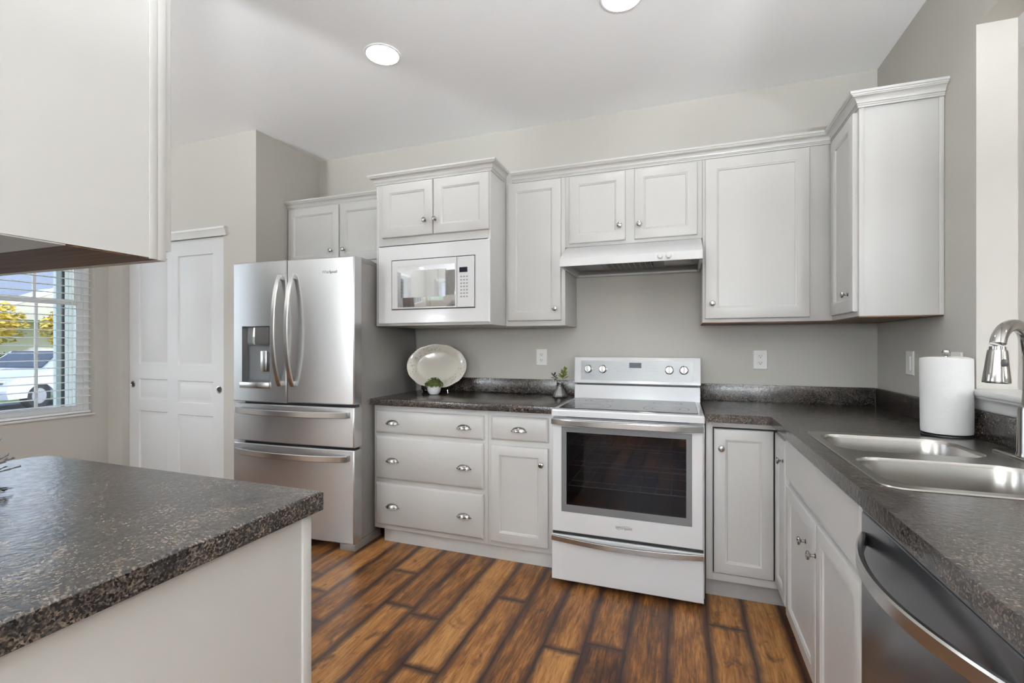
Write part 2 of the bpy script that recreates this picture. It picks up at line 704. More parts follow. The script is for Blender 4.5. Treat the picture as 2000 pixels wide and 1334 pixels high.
# pass-through wall on the sink side
OY0, OY1, OZ0, OZ1 = .80, 2.22, 1.0655, 2.432
g = G().box(XR, XR + .118, OY1, YB, FLOOR, CEIL).box(XR, XR + .118, YF, OY0, FLOOR, CEIL)
g.box(XR, XR + .118, OY0, OY1, FLOOR, OZ0).box(XR, XR + .118, OY0, OY1, OZ1, CEIL)
struct('wall_right', g, M_wall)
struct('wall_dining', G().box(XR2, XR2 + .14, YF, YB, FLOOR, CEIL), M_wall)


def wall_with_holes(name, along, a0, a1, pos, t, holes):
    """wall box along an axis with rectangular window holes (h0,h1,z0,z1)"""
    g = G()
    cur = a0
    def put(u0, u1, z0, z1):
        if u1 - u0 < 1e-4 or z1 - z0 < 1e-4:
            return
        if along == 'y':
            g.box(pos, pos + t, u0, u1, z0, z1)
        else:
            g.box(u0, u1, pos, pos + t, z0, z1)
    for h0, h1, z0, z1 in sorted(holes):
        put(cur, h0, FLOOR, CEIL)
        put(h0, h1, FLOOR, z0)
        put(h0, h1, z1, CEIL)
        cur = h1
    put(cur, a1, FLOOR, CEIL)
    struct(name, g, M_wall)


WZ0, WZ1 = .690, 2.48
wall_with_holes('wall_left', 'y', YF, YB, XL - .14, .14, [(.55, 2.437, WZ0, WZ1), (-2.1, -.45, WZ0, WZ1)])
wall_with_holes('wall_rear', 'x', XL - .14, XR2 + .14, YF - .14, .14, [(-4.30, -2.75, WZ0, WZ1), (-1.3, .7, .35, 2.26), (1.7, 3.7, WZ0, WZ1)])


def window(idx, origin, rot, w, z0, z1, rail, label, cols=4, blind=True, blabel=None, bopen=0.0):
    """origin at the opening's lower left corner seen from inside, on the inner wall face; local x right, y outward"""
    M = Matrix.Translation(Vector(origin)) @ Matrix.Rotation(R(rot), 4, 'Z')
    r_ = bpy.data.objects.new('window_%d' % idx, None)
    SC.collection.objects.link(r_)
    r_.location = origin
    r_.rotation_euler = (0, 0, R(rot))
    r_['kind'] = 'structure'
    h = z1 - z0
    f = .035
    g = G()
    g.box(0, f, .075, .135, 0, h).box(w - f, w, .075, .135, 0, h).box(f, w - f, .075, .135, 0, f).box(f, w - f, .075, .135, h - f, h)
    obj('window_frame', g.xf(M), M_vinyl, r_)
    rz = rail - z0
    for lo, hi, yy in ((f, rz + .02, .080), (rz - .02, h - f, .105)):
        g = G()
        s = .042
        x0, x1 = f, w - f
        g.box(x0, x0 + s, yy, yy + .028, lo, hi, .004).box(x1 - s, x1, yy, yy + .028, lo, hi, .004)
        g.box(x0 + s, x1 - s, yy, yy + .028, lo, lo + s, .004).box(x0 + s, x1 - s, yy, yy + .028, hi - s, hi, .004)
        for c in range(1, cols):
            xc = x0 + s + (x1 - x0 - 2 * s) * c / cols
            g.box(xc - .008, xc + .008, yy + .006, yy + .022, lo + s, hi - s)
        sa = obj('sash', g.xf(M), M_vinyl, r_)
        obj('pane', G().box(x0 + s, x1 - s, yy + .0125, yy + .0155, lo + s, hi - s).xf(M), M_pane, sa)
    g = G().box(-.0, w, -.012, .075, -.0, .016, .003)
    obj('window_sill', g.xf(M), M_trim, r_)
    if blind:
        t = thing('window_blind', blabel, 'blind', M @ Vector((w / 2, .04, h)), R(rot), 'white slatted window blinds')
        obj('headrail', G().box(.012, w - .012, .015, .068, h - .045, h - .002, .003).xf(M), M_blind, t)
        g = G()
        n = int((h - .10) / .058)
        for i in range(n):
            z = h - .075 - i * .058
            a = bopen
            dz = .024 * math.sin(a)
            dy = .024 * math.cos(a)
            y = .042
            g.loops([[(.015, y - dy, z - dz), (w - .015, y - dy, z - dz), (w - .015, y, z + .004), (.015, y, z + .004)], [(.015, y - dy, z - dz + .0025), (w - .015, y - dy, z - dz + .0025), (w - .015, y, z + .0065), (.015, y, z + .0065)]])
            g.loops([[(.015, y, z + .004), (w - .015, y, z + .004), (w - .015, y + dy, z + dz), (.015, y + dy, z + dz)], [(.015, y, z + .0065), (w - .015, y, z + .0065), (w - .015, y + dy, z + dz + .0025), (.015, y + dy, z + dz + .0025)]])
        obj('slats', g.xf(M), M_blind, t)
        g = G()
        for xc in (.14, w / 2, w - .14):
            g.box(xc - .0015, xc + .0015, .017, .019, .03, h - .04).box(xc - .0015, xc + .0015, .065, .067, .03, h - .04)
        obj('ladder_cord', g.xf(M), M_blind, t)
        obj('bottom_strip', G().box(.014, w - .014, .02, .064, .020, .036, .003).xf(M), M_blind, t)
    return r_


window(1, (XL, .55, WZ0), 90, 1.887, WZ0, WZ1, 1.590, '', 7, True, 'open white slatted blind over the window with the parked car outside')
window(2, (XL, -2.1, WZ0), 90, 1.65, WZ0, WZ1, 1.590, '', 4, True, 'white slatted blind over the second left window out of view', .25)
window(3, (-2.75, YF, WZ0), 180, 1.55, WZ0, WZ1, 1.590, '', 3, True, 'white slatted blind over the rear dining window behind the camera', .35)
window(4, (.70, YF, .35), 180, 2.0, .35, 2.26, 1.40, '', 3, True, 'white slatted blind added to dim the low rear window directly behind the camera', .5)  # blind added to cut the light from this unseen window
window(5, (3.70, YF, WZ0), 180, 2.0, WZ0, WZ1, 1.590, '', 3, False)

# ledge of the pass-through
prof = [(0, 1.0135), (.006, 1.0135), (.010, 1.022), (.010, 1.040), (.016, 1.050), (.024, 1.057), (.026, 1.0655), (0, 1.0655)]
g = G().sweep([(XR - .0005, 2.262), (XR - .0005, .76)], prof)
g.box(XR - .036, XR + .155, .76, OY1 - .002, 1.0665, 1.087, .005)
g.box(XR - .036, XR - .0008, OY1 - .004, 2.272, 1.0665, 1.087, .004)
struct('trim_1', g, M_trim)
# fascia over the pantry doors
prof = [(0, 2.055), (.012, 2.055), (.014, 2.062), (.024, 2.095), (.030, 2.103), (.030, 2.118), (0, 2.118)]
struct('trim_2', G().sweep([(-4.36, PY - .0008), (-3.135, PY - .0008)], prof), M_trim)
struct('baseboard_left', G().box(XL + .0005, XL + .013, YF + .002, PY - .002, FLOOR + .0005, .075, .003), M_trim)
struct('baseboard_pantry', G().box(-3.165, -2.870, PY - .0125, PY - .0005, FLOOR + .0005, .075, .003), M_trim)


def pantry_door(idx, x0, x1, yf, z0, z1, kx, kz):
    g = G()
    t = .035
    ys = yf + t
    st = .115
    rows = [(z0 + .19, .715 + .0), (.800 + .005, .975), (1.090, 1.935)]
    # slab with three sunk and raised panels: build the face as cells
    xs = [x0, x0 + st, x1 - st, x1]
    zs = [z0] + [q for r_ in rows for q in r_] + [z1]
    g.b.verts.ensure_lookup_table()
    V = {}
    def v(i, j):
        if (i, j) not in V:
            V[i, j] = g.b.verts.new((xs[i], yf, zs[j]))
        return V[i, j]
    for i in range(3):
        for j in range(len(zs) - 1):
            if i == 1 and j % 2 == 1:
                a0, a1, c0, c1 = xs[1], xs[2], zs[j], zs[j + 1]
                prev = [v(1, j), v(2, j), v(2, j + 1), v(1, j + 1)]
                for ins, y in ((.006, yf + .009), (.012, yf + .010), (.034, yf + .003), (.037, yf + .002)):
                    cur = g.loop([(a0 + ins, y, c0 + ins), (a1 - ins, y, c0 + ins), (a1 - ins, y, c1 - ins), (a0 + ins, y, c1 - ins)])
                    g.bridge(prev, cur)
                    prev = cur
                g.b.faces.new(prev)
            else:
                g.b.faces.new((v(i, j), v(i + 1, j), v(i + 1, j + 1), v(i, j + 1)))
    g.box(x0, x1, yf + .0008 + .011, ys, z0, z1)
    for a, c in (((x0, z0), (x1, z0)), ((x1, z0), (x1, z1)), ((x1, z1), (x0, z1)), ((x0, z1), (x0, z0))):
        g.b.faces.new([g.b.verts.new(p) for p in ((a[0], yf, a[1]), (c[0], yf, c[1]), (c[0], yf + .012, c[1]), (a[0], yf + .012, a[1]))])
    d = struct('door_%d' % idx, g, M_door)
    g = G().lathe([(.027, 0), (.027, .003), (.022, .0035), (.020, .0012), (.012, .0008)], (kx, yf - .0002, kz), (0, -1, 0), 24)
    fp = obj('flush_pull', g, M_chrome, d)
    obj('pull_recess_shade', G().lathe([(.0195, .0009), (.0195, .0013), (.003, .0013)], (kx, yf - .0002, kz), (0, -1, 0), 24), M_gap, fp)  # dark disc painted as the shade inside the pull cup
    return d


pantry_door(1, -4.305, -3.70, 2.590, FLOOR + .012, 2.055, -4.262, .927)
pantry_door(2, -3.787, -3.180, 2.546, FLOOR + .012, 2.055, -3.230, .918)
t = thing('reflection_hutch', 'tall dark wood hutch added for the refrigerator to reflect, out of view', 'hutch', (-4.25, .05, FLOOR))  # unseen; added to put a dark band into the refrigerator reflection
obj('body', G().box(-4.462, -4.06, -.36, .46, FLOOR + .0005, 2.05, .004), M_hutch, t)
for y0, y1 in ((-.35, .045), (.055, .45)):
    d = obj('door', G().shaker(y0, y1, .05, 2.02, 0, rail=.06).xf(Matrix.Translation((-4.0395, 0, 0)) @ Matrix.Rotation(R(90), 4, 'Z')), M_hutch, t)
# ------------------------------------------------------------------ hardware
def knob(parent, p, ax, mat=None):
    g = G().lathe([(.0085, 0), (.0085, .0015), (.0055, .004), (.005, .014), (.009, .017), (.0145, .020), (.0155, .0235), (.0135, .027), (.008, .029), (.003, .0296)], p, ax, 20)
    return obj('knob', g, mat or M_nickel, parent)


def cup_pull(parent, x, y, z, w=.043, h=.027, d=.024):
    """bin pull: a domed shell open at the bottom, on the face y, bulging towards -y"""
    g = G()
    nu, nv = 16, 8
    outer, inner = [], []
    for k, L in ((1.0, outer), (.90, inner)):
        for i in range(nu + 1):
            a = math.pi * i / nu
            s = max(math.sin(a), .001) ** .75
            rw = []
            for j in range(nv + 1):
                b_ = math.pi / 2 * j / nv
                rw.append(g.b.verts.new((x - w * k * math.cos(a), y - d * k * s * math.sin(b_) - .0006, z + h * k * s * math.cos(b_) - h * .45)))
            L.append(rw)
    for L in (outer, inner):
        for i in range(nu):
            for j in range(nv):
                g.b.faces.new((L[i][j], L[i + 1][j], L[i + 1][j + 1], L[i][j + 1]))
    for i in range(nu):
        g.b.faces.new((outer[i][nv], outer[i + 1][nv], inner[i + 1][nv], inner[i][nv]))
        g.b.faces.new((outer[i][0], outer[i + 1][0], inner[i + 1][0], inner[i][0]))
    # mounting lugs and a rolled lip
    g.box(x - w - .006, x - w + .004, y - .003, y - .0004, z - h * .45 - .002, z - h * .45 + .006, .001)
    g.box(x + w - .004, x + w + .006, y - .003, y - .0004, z - h * .45 - .002, z - h * .45 + .006, .001)
    lip = [(x - w * math.cos(math.pi * i / 20), y - d * max(math.sin(math.pi * i / 20), .001) ** .75 - .0006, z - h * .45) for i in range(21)]
    g.tube(lip, .0016, 8)
    return obj('pull', g, M_nickel, parent)


CROWN = [(0, 2.280), (.007, 2.280), (.007, 2.287), (.0105, 2.2885), (.0105, 2.292), (.007, 2.2935), (.009, 2.296), (.013, 2.296), (.0145, 2.303), (.019, 2.311), (.026, 2.317), (.033, 2.3195), (.0335, 2.323), (.038, 2.323), (.040, 2.328), (.044, 2.330), (.044, 2.340), (0, 2.340)]

# ------------------------------------------------------------------ left base run
FY, DY = 2.560, 2.540
t = thing('drawer_base_cabinet', 'white three-drawer base cabinet between the refrigerator and the one-door base cabinet', 'cabinet', (-1.474, 2.86, FLOOR))
obj('body', G().box(-1.871, -1.0762, FY, 3.150, .075, .8675, .0015), M_cab, t)
obj('toe_kick', G().box(-1.815, -1.0762, 2.588, 3.10, FLOOR + .0005, .0745), M_cab, t)
for z0, z1, pz in ((.690, .832, .762), (.398, .668, .523), (.105, .370, .234)):
    d = obj('drawer', G().slabfront(-1.851, -1.100, z0, z1, DY), M_cab, t)
    cup_pull(d, -1.722, DY, pz)
    cup_pull(d, -1.224, DY, pz)
t = thing('one_door_base_cabinet', 'narrow white base cabinet with one drawer over one door beside the range', 'cabinet', (-.868, 2.86, FLOOR))
obj('body', G().box(-1.0754, -.6605, FY, 3.150, .075, .8675, .0015), M_cab, t)
obj('toe_kick', G().box(-1.0754, -.6605, 2.588, 3.10, FLOOR + .0005, .0745), M_cab, t)
d = obj('drawer', G().slabfront(-1.052, -.706, .699, .837, DY), M_cab, t)
cup_pull(d, -.877, DY, .767)
d = obj('door', G().shaker(-1.053, -.706, .107, .667, DY, rail=.054), M_cab, t)
knob(d, (-.741, DY, .578), (0, -1, 0))

# countertop, left run
CF, CT, CB = 2.507, .910, .8685
t = thing('countertop', 'dark speckled countertop between the refrigerator and the range', 'countertop', (-1.265, 2.83, CB))
obj('worktop', G().box(-1.8715, -.6585, CF, 3.1565, CB, CT, .006, 3), M_granite, t)
obj('backsplash', G().box(-1.8715, -.6585, 3.1365, 3.1565, CT + .0003, 1.011, .004), M_granite, t)

# ------------------------------------------------------------------ corner base cabinet and sink run
t = thing('corner_base_cabinet', 'white corner base cabinet right of the range with two doors meeting at the inside corner', 'cabinet', (.45, 2.85, FLOOR))
g = G()
g.box(.1115, .143, FY, 2.60, .075, .8675, .001).box(.143, .434, FY, 2.60, .840, .8675, .001).box(.143, .434, FY, 2.60, .075, .110, .001)
g.box(.1115, .434, 2.60, 3.150, .075, .8675).box(.4345, 1.004, 2.301, 3.150, .075, .8675)
obj('body', g, M_cab, t)
obj('door_seal', G().box(.1435, .4335, 2.572, 2.5995, .1105, .8395), M_gap, t)  # dark box standing in for the shade in the gap around the door
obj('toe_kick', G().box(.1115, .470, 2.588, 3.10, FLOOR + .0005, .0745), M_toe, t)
d = obj('door', G().shaker(.148, .4125, .117, .833, DY + .004, rail=.052), M_cab, t)
knob(d, (.181, DY + .004, .739), (0, -1, 0), M_chrome)
MS = Matrix.Translation((.414, 0, 0)) @ Matrix.Rotation(R(-90), 4, 'Z')      # local x = -Y, y = +X
d = obj('door', G().shaker(-2.536, -2.312, .117, .833, 0, rail=.052, stile=.045).xf(MS), M_cab, t)
knob(d, (.414, 2.335, .742), (-1, 0, 0), M_chrome)

t = thing('sink_base_cabinet', 'white two-door sink base cabinet between the corner cabinet and the dishwasher', 'cabinet', (.72, 1.84, FLOOR))
g = G().box(.434, 1.004, 1.390, 2.3005, .075, .700, .0015).box(.434, .452, 1.390, 2.3005, .700, .8675)
obj('body', g, M_cab, t)
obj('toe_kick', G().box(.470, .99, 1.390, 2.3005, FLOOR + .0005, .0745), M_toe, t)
obj('false_front', G().slabfront(-2.285, -1.393, .686, .852, 0, e=.006).xf(MS), M_cab, t)
d = obj('door', G().shaker(-2.285, -1.815, .100, .655, 0, rail=.052).xf(MS), M_cab, t)
knob(d, (.414, 1.935, .548), (-1, 0, 0), M_chrome)
d = obj('door', G().shaker(-1.805, -1.393, .100, .655, 0, rail=.052).xf(MS), M_cab, t)
knob(d, (.414, 1.804, .551), (-1, 0, 0), M_chrome)

# dishwasher
t = thing('dishwasher', 'dark stainless dishwasher with a bowed bar handle next to the sink cabinet', 'dishwasher', (.71, 1.085, FLOOR))
obj('tub', G().box(.445, .995, .790, 1.360, .02, .845), M_black, t)
g = G().box(-1.384, -.790, 0, .030, .105, .842, .006, 3).xf(MS)
d = obj('door', g, M_dish, t)
obj('control_lip', G().box(.416, .444, .791, 1.383, .8425, .850, .001), M_gray, d)
pts = []
for i in range(25):
    s = i / 24
    y = 1.352 - s * (1.352 - .805)
    bow = .064 * (1 - (2 * s - 1) ** 2)
    pts.append((.410 - bow, y, .783))
obj('handle', G().strap(pts, .032, .014, (0, 0, 1)), M_handle, d)
obj('toe_panel', G().box(.475, .99, .790, 1.384, FLOOR + .0005, .0995), M_black, t)

t = thing('end_base_cabinet', 'white end base cabinet past the dishwasher out of frame', 'cabinet', (.72, .62, FLOOR))
obj('body', G().box(.434, 1.004, .47, .784, .075, .8675, .0015), M_cab, t)
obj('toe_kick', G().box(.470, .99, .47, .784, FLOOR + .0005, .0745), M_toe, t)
obj('door', G().shaker(-.780, -.475, .105, .850, 0, rail=.052).xf(MS), M_cab, t)

# L-shaped counter with the sink cut out
SX0, SX1, SY0, SY1 = .452, .998, 1.345, 2.125
CX = .394
t = thing('corner_countertop', 'dark speckled L-shaped countertop holding the steel sink', 'countertop', (.7, 2.5, CB))
xs = [.1045, CX, SX0 + .02, SX1 - .02, XR - .0015]
ys = [.45, SY0 + .02, SY1 - .02, CF, 3.1565]
g = G().cells(xs, ys, lambda i, j: (i == 0 and j < 3) or (i == 2 and j == 1), CB, CT)
ed = [e for e in g.b.edges if len(e.link_faces) == 2 and e.calc_face_angle(0) > 1 and max(v.co.z for v in e.verts) > CT - 1e-4 and min(v.co.z for v in e.verts) > CT - 1e-4]
bmesh.ops.bevel(g.b, geom=ed, offset=.006, segments=3, affect='EDGES', profile=.5)
wt = obj('worktop', g, M_granite, t)
g = G().box(.1045, 1.0055, 3.1365, 3.1565, CT + .0003, 1.011, .003).box(1.0058, XR - .0015, .45, 3.1365, CT + .0003, 1.011, .003)
obj('backsplash', g, M_granite, t)

# sink
t = thing('kitchen_sink', 'double-bowl stainless steel sink set in the dark countertop', 'sink', (.72, 1.75, CT))
ZR = CT + .0035
b1 = rrect(.478, .872, 1.782, 2.078, .075)
b2 = rrect(.474, .880, 1.372, 1.690, .075)
g = G()
def looped(pts, z):
    vs = [g.b.verts.new((x, y, z)) for x, y in pts]
    return vs, [g.b.edges.new((vs[i], vs[(i + 1) % len(vs)])) for i in range(len(vs))]
outer_p = rrect(SX0, SX1, SY0, SY1, .045)
vo, eo = looped(outer_p, ZR)
v1, e1 = looped(b1, ZR)
v2, e2 = looped(b2, ZR)
bmesh.ops.triangle_fill(g.b, use_beauty=True, use_dissolve=False, edges=eo + e1 + e2, normal=(0, 0, 1))
vb = [g.b.verts.new((x + (x - .725) * .008, y + (y - 1.735) * .008, CT + .0006)) for x, y in outer_p]
g.bridge(vo, vb)
obj('sink_rim', g, M_sink, t)
for bp, cx, cy in ((b1, .675, 1.93), (b2, .677, 1.531)):
    g = G()
    def ring(k, z):
        return [(cx + (x - cx) * k, cy + (y - cy) * k, z) for x, y in bp]
    g.loops([ring(1.0, ZR - .0001), ring(.985, ZR - .004), ring(.972, ZR - .012), ring(.955, CT - .10), ring(.93, CT - .155), ring(.88, CT - .175), ring(.75, CT - .183), ring(.2, CT - .188)], cap0=False, cap1=True)
    bw = obj('bowl', g, M_sink, t)
    obj('drain', G().lathe([(.040, CT - .1865), (.043, CT - .183), (.038, CT - .182), (.030, CT - .185), (.012, CT - .186)], (cx, cy, 0), (0, 0, 1), 24), M_chrome, bw)

# faucet
FX, FYY = .955, 1.806
t = thing('faucet', 'brushed nickel pull-down faucet arching over the sink', 'faucet', (FX, FYY, ZR))
g = G().loops([[(x, y, ZR + .0003) for x, y in rrect(.921, .989, 1.67, 1.94, .03)], [(x, y, ZR + .005) for x, y in rrect(.921, .989, 1.67, 1.94, .03)], [(x, y, ZR + .008) for x, y in rrect(.926, .984, 1.676, 1.934, .026)]])
obj('deck_plate', g, M_nickel, t)
g = G().lathe([(.031, ZR + .008), (.031, ZR + .014), (.0285, ZR + .020), (.0275, ZR + .145), (.026, ZR + .153), (.0185, ZR + .158), (.017, ZR + .19)], (FX, FYY, 0), (0, 0, 1), 28)
obj('faucet_body', g, M_nickel, t)
hx, hy = .788, 1.616
pts = [(FX, FYY, ZR + .185)]
top, jz = 1.303, 1.232
for i in range(33):
    a = math.pi * i / 32
    s = (1 - math.cos(a)) / 2
    zz = (1.18 if a < math.pi / 2 else jz) + (top - (1.18 if a < math.pi / 2 else jz)) * math.sin(a) ** (.8)
    pts.append((FX + (hx - FX) * s, FYY + (hy - FYY) * s, zz))
obj('spout', G().tube(pts, .0165, 18), M_nickel, t)
d = Vector((hx - FX, hy - FYY, 0)).normalized()
ax = (Vector((0, 0, -1)) + d * .10).normalized()
hp = Vector((hx, hy, jz + .003)) - d * .000
g = G().lathe([(.0165, 0), (.0195, .001), (.0205, .006), (.0225, .030), (.0260, .062), (.0285, .084), (.0275, .088), (.024, .0885), (.022, .085)], hp, ax, 28)
sh = obj('spray_head', g, M_nickel, t)
side = (Vector((-.34, -.94, 0)) + Vector((.55, -.2, 0))).normalized()
bc = hp + ax * .036 + side * .0215
q = side
g = G().lathe([(.0085, 0), (.0085, .002), (.006, .003)], (0, 0, 0), (0, 0, 1), 16)
g.xf(Matrix.Translation(bc) @ Vector((0, 0, 1)).rotation_difference(q).to_matrix().to_4x4() @ Matrix.Diagonal((.95, 1.5, 1, 1)))
obj('spray_button', g, M_black, sh)
g = G().tube([(FX + .005, FYY - .026, ZR + .085), (FX + .012, FYY - .042, ZR + .088), (FX + .014, FYY - .050, ZR + .13), (FX + .015, FYY - .058, ZR + .17)], [.012, .010, .007, .006], 12)
obj('lever_handle', g, M_nickel, t)

# paper towel
PX, PYY = .925, 2.203
t = thing('paper_towel_holder', 'metal paper towel holder with a ball finial inside the white roll', 'paper towel holder', (PX, PYY, CT))
obj('holder_base', G().lathe([(.070, CT + .0005), (.072, CT + .004), (.070, CT + .008), (.02, CT + .010)], (PX, PYY, 0), (0, 0, 1), 36), M_black, t)
obj('rod', G().lathe([(.006, CT + .010), (.006, 1.208), (.004, 1.210)], (PX, PYY, 0), (0, 0, 1), 12), M_chrome, t)
obj('finial', G().lathe([(.004, 1.2095), (.010, 1.213), (.0125, 1.221), (.010, 1.229), (.003, 1.233)], (PX, PYY, 0), (0, 0, 1), 16), M_chrome, t)
g = G()
prof = [(.020, CT + .0125), (.068, CT + .0125), (.074, CT + .014), (.0755, CT + .03), (.0755, 1.19), (.0745, 1.2005), (.068, 1.2025), (.020, 1.2015)]
ls = []
for r_, z in prof:
    ls.append([(PX + (r_ + (.002 * math.sin(3 * a + z * 9) if r_ > .07 else 0)) * math.cos(a), PYY + (r_ + (.002 * math.sin(3 * a + z * 9) if r_ > .07 else 0)) * math.sin(a), z + (.003 * math.sin(2 * a) if z > 1.19 else 0)) for a in [2 * math.pi * i / 40 for i in range(40)]])
g.loops(ls, False, False)
vs = [g.loop(ls[0]), g.loop(ls[-1])]
g.bridge(vs[0], vs[1])
solo('paper_towel_roll', 'white paper towel roll standing on its holder beside the sink', 'paper towel roll', g, M_paper, (PX, PYY, CT + .0125))
# ------------------------------------------------------------------ refrigerator (turned slightly)
FR = R(2.5)
FW = .940
t = thing('refrigerator', 'stainless steel french door refrigerator with two bottom drawers beside the pantry doors', 'refrigerator', (-1.872, 2.357, FLOOR), FR)
MF = Matrix.Translation((-1.872, 2.357, 0)) @ Matrix.Rotation(FR, 4, 'Z')       # local x: 0 right edge .. -FW left edge; y into the fridge


def bowf(x):
    return -.012 * (1 - (2 * (x + FW / 2) / FW) ** 2)


def front_panel(x0, x1, z0, z1, thick=.075, hole=None):
    """bowed door front; hole=(hx0,hx1,hz0,hz1,depth) leaves a dispenser recess"""
    g = G()
    n = 14
    xs = [x0 + (x1 - x0) * i / n for i in range(n + 1)]
    zs = [z0, z0 + .006, z1 - .006, z1]
    if hole:
        xs = sorted(set([x for x in xs if abs(x - hole[0]) > .008 and abs(x - hole[1]) > .008] + [hole[0], hole[1]]))
        zs = sorted(zs + [hole[2], hole[3]])
    e = .006
    def P(x, z):
        y = bowf(x)
        if x - x0 < 1e-6 or x1 - x < 1e-6 or z - z0 < 1e-6 or z1 - z < 1e-6:
            y += e
        return (x, y, z)
    V = {}
    xs = sorted(xs + [x0 + .006, x1 - .006])
    xs = [x for i, x in enumerate(xs) if i == 0 or x - xs[i - 1] > 1e-5]
    for i, x in enumerate(xs):
        for j, z in enumerate(zs):
            V[i, j] = g.b.verts.new(P(x, z))
    inh = lambda i, j: hole and xs[i] >= hole[0] - 1e-6 and xs[i + 1] <= hole[1] + 1e-6 and zs[j] >= hole[2] - 1e-6 and zs[j + 1] <= hole[3] + 1e-6
    for i in range(len(xs) - 1):
        for j in range(len(zs) - 1):
            if not inh(i, j):
                g.b.faces.new((V[i, j], V[i + 1, j], V[i + 1, j + 1], V[i, j + 1]))
    # rim and back
    rim = [V[i, 0] for i in range(len(xs))] + [V[len(xs) - 1, j] for j in range(1, len(zs))] + [V[i, len(zs) - 1] for i in range(len(xs) - 2, -1, -1)] + [V[0, j] for j in range(len(zs) - 2, 0, -1)]
    bk = [g.b.verts.new((v.co.x, thick, v.co.z)) for v in rim]
    g.bridge(rim, bk)
    g.b.faces.new(bk)
    return g.xf(MF)


def mf(g):
    return g.xf(MF)


obj('body', mf(G().box(-FW + .012, -.012, .082, .775, .035, 1.765, .004)), M_fside, t)
obj('base_grille', mf(G().box(-FW + .02, -.02, .09, .70, FLOOR + .012, .034)), M_black, t)
for xa, xb in ((-.115, -.004), (-FW + .004, -FW + .115)):
    obj('foot', mf(G().box(xa, xb, .018, .30, FLOOR + .0005, .030, .004)), M_fside, t)
g = G()
g.prism([(.085, 1.766), (.30, 1.766), (.27, 1.785), (.20, 1.797), (.085, 1.797)], -.105, -.016, 'x')
obj('hinge_cover', mf(g), M_fside, t)
g = G()
g.prism([(.085, 1.766), (.30, 1.766), (.27, 1.785), (.20, 1.797), (.085, 1.797)], -FW + .016, -FW + .105, 'x')
obj('hinge_cover', mf(g), M_fside, t)
obj('gasket', mf(G().box(-FW + .02, -.02, .076, .0815, .06, 1.75)), M_black, t)


def vhandle(parent, xc, z0, z1, lean):
    pts = []
    for i in range(29):
        s = i / 28
        q = (1 - (2 * s - 1) ** 2)
        pts.append((xc + lean * q * 0, bowf(xc) - .010 - .058 * q ** .8, z0 + (z1 - z0) * s))
    g = G().strap(pts, .030, .014, (1, 0, 0))
    g.box(xc - .013, xc + .013, bowf(xc) - .014, bowf(xc) + .001, z0, z0 + .03, .002)
    g.box(xc - .013, xc + .013, bowf(xc) - .014, bowf(xc) + .001, z1 - .03, z1, .002)
    return obj('handle', mf(g), M_handle, parent)


def hhandle(parent, x0, x1, z):
    pts = []
    for i in range(33):
        s = i / 32
        q = (1 - (2 * s - 1) ** 2)
        x = x0 + (x1 - x0) * s
        pts.append((x, bowf(x) - .012 - .048 * q ** .7, z))
    g = G().strap(pts, .038, .016, (0, 0, 1))
    for x in (x0 + .015, x1 - .015):
        g.box(x - .015, x + .015, bowf(x) - .018, bowf(x) + .001, z - .017, z + .017, .002)
    return obj('handle', mf(g), M_handle, parent)


SP = -.492
hole = (-.862, -.628, 1.005, 1.372)
d = obj('door', front_panel(-FW, SP - .003, .879, 1.790, hole=hole), M_steel, t)
vhandle(d, SP - .046, .990, 1.694, -1)
# dispenser recess, control cover, paddle, tray
yb = bowf(-.75)
g = G()
hx0, hx1, hz0, hz1 = hole
g.loops([[(hx0, bowf(hx0) + .0005, hz0), (hx1, bowf(hx1) + .0005, hz0), (hx1, bowf(hx1) + .0005, hz1), (hx0, bowf(hx0) + .0005, hz1)],
         [(hx0 + .004, yb + .055, hz0 + .012), (hx1 - .004, yb + .055, hz0 + .012), (hx1 - .004, yb + .055, hz1 - .006), (hx0 + .004, yb + .055, hz1 - .006)]], cap0=False)
dp = obj('dispenser', mf(g), M_gray, d)
g = G()
lsx = [hx0 + .004 + (hx1 - hx0 - .008) * i / 10 for i in range(11)]
top_, bot_ = hz1 - .006, hz1 - .128
ls = []
for x in lsx:
    s = (x - hx0) / (hx1 - hx0)
    yo = yb + .046 - .050 * max(0, min(1, (s - .30) / .18))
    ls.append([(x, yo, bot_ + .006), (x, yo - .004, bot_ + .025), (x, yo, top_), (x, yb + .052, top_), (x, yb + .052, bot_)])
g.loops(ls)
obj('dispenser_control', mf(g), M_mwglass, dp, label='glossy mirrored control cover')
g = G().box(-.728, -.676, yb + .022, yb + .032, 1.075, 1.212, .003).box(-.715, -.689, yb + .0325, yb + .05, 1.10, 1.19)
obj('dispenser_paddle', mf(g), M_handle, dp)
g = G().box(-.668, -.645, yb + .020, yb + .05, 1.075, 1.205, .003)
obj('ice_chute', mf(g), M_black, dp)
obj('drip_tray', mf(G().box(hx0 - .004, hx1 + .004, yb - .014, yb + .05, hz0 - .036, hz0 + .004, .004)), M_handle, dp)

d = obj('door', front_panel(SP + .003, 0, .884, 1.790), M_steel, t)
vhandle(d, SP + .056, .990, 1.694, 1)
MT = MF @ Matrix.Translation((-.172, bowf(-.172) - .0012, 1.700)) @ Matrix.Rotation(R(90), 4, 'X')
text('emblem', 'Whirlpool', .026, MT, M_nickel, d)
d = obj('drawer', front_panel(-FW, 0, .622, .866, .078), M_steel, t)
hhandle(d, -.900, -.040, .822)
d = obj('drawer', front_panel(-FW, 0, .036, .606, .078), M_steel, t)
hhandle(d, -.900, -.040, .556)

# ------------------------------------------------------------------ wall cabinets
UY, UD = 2.827, 2.807
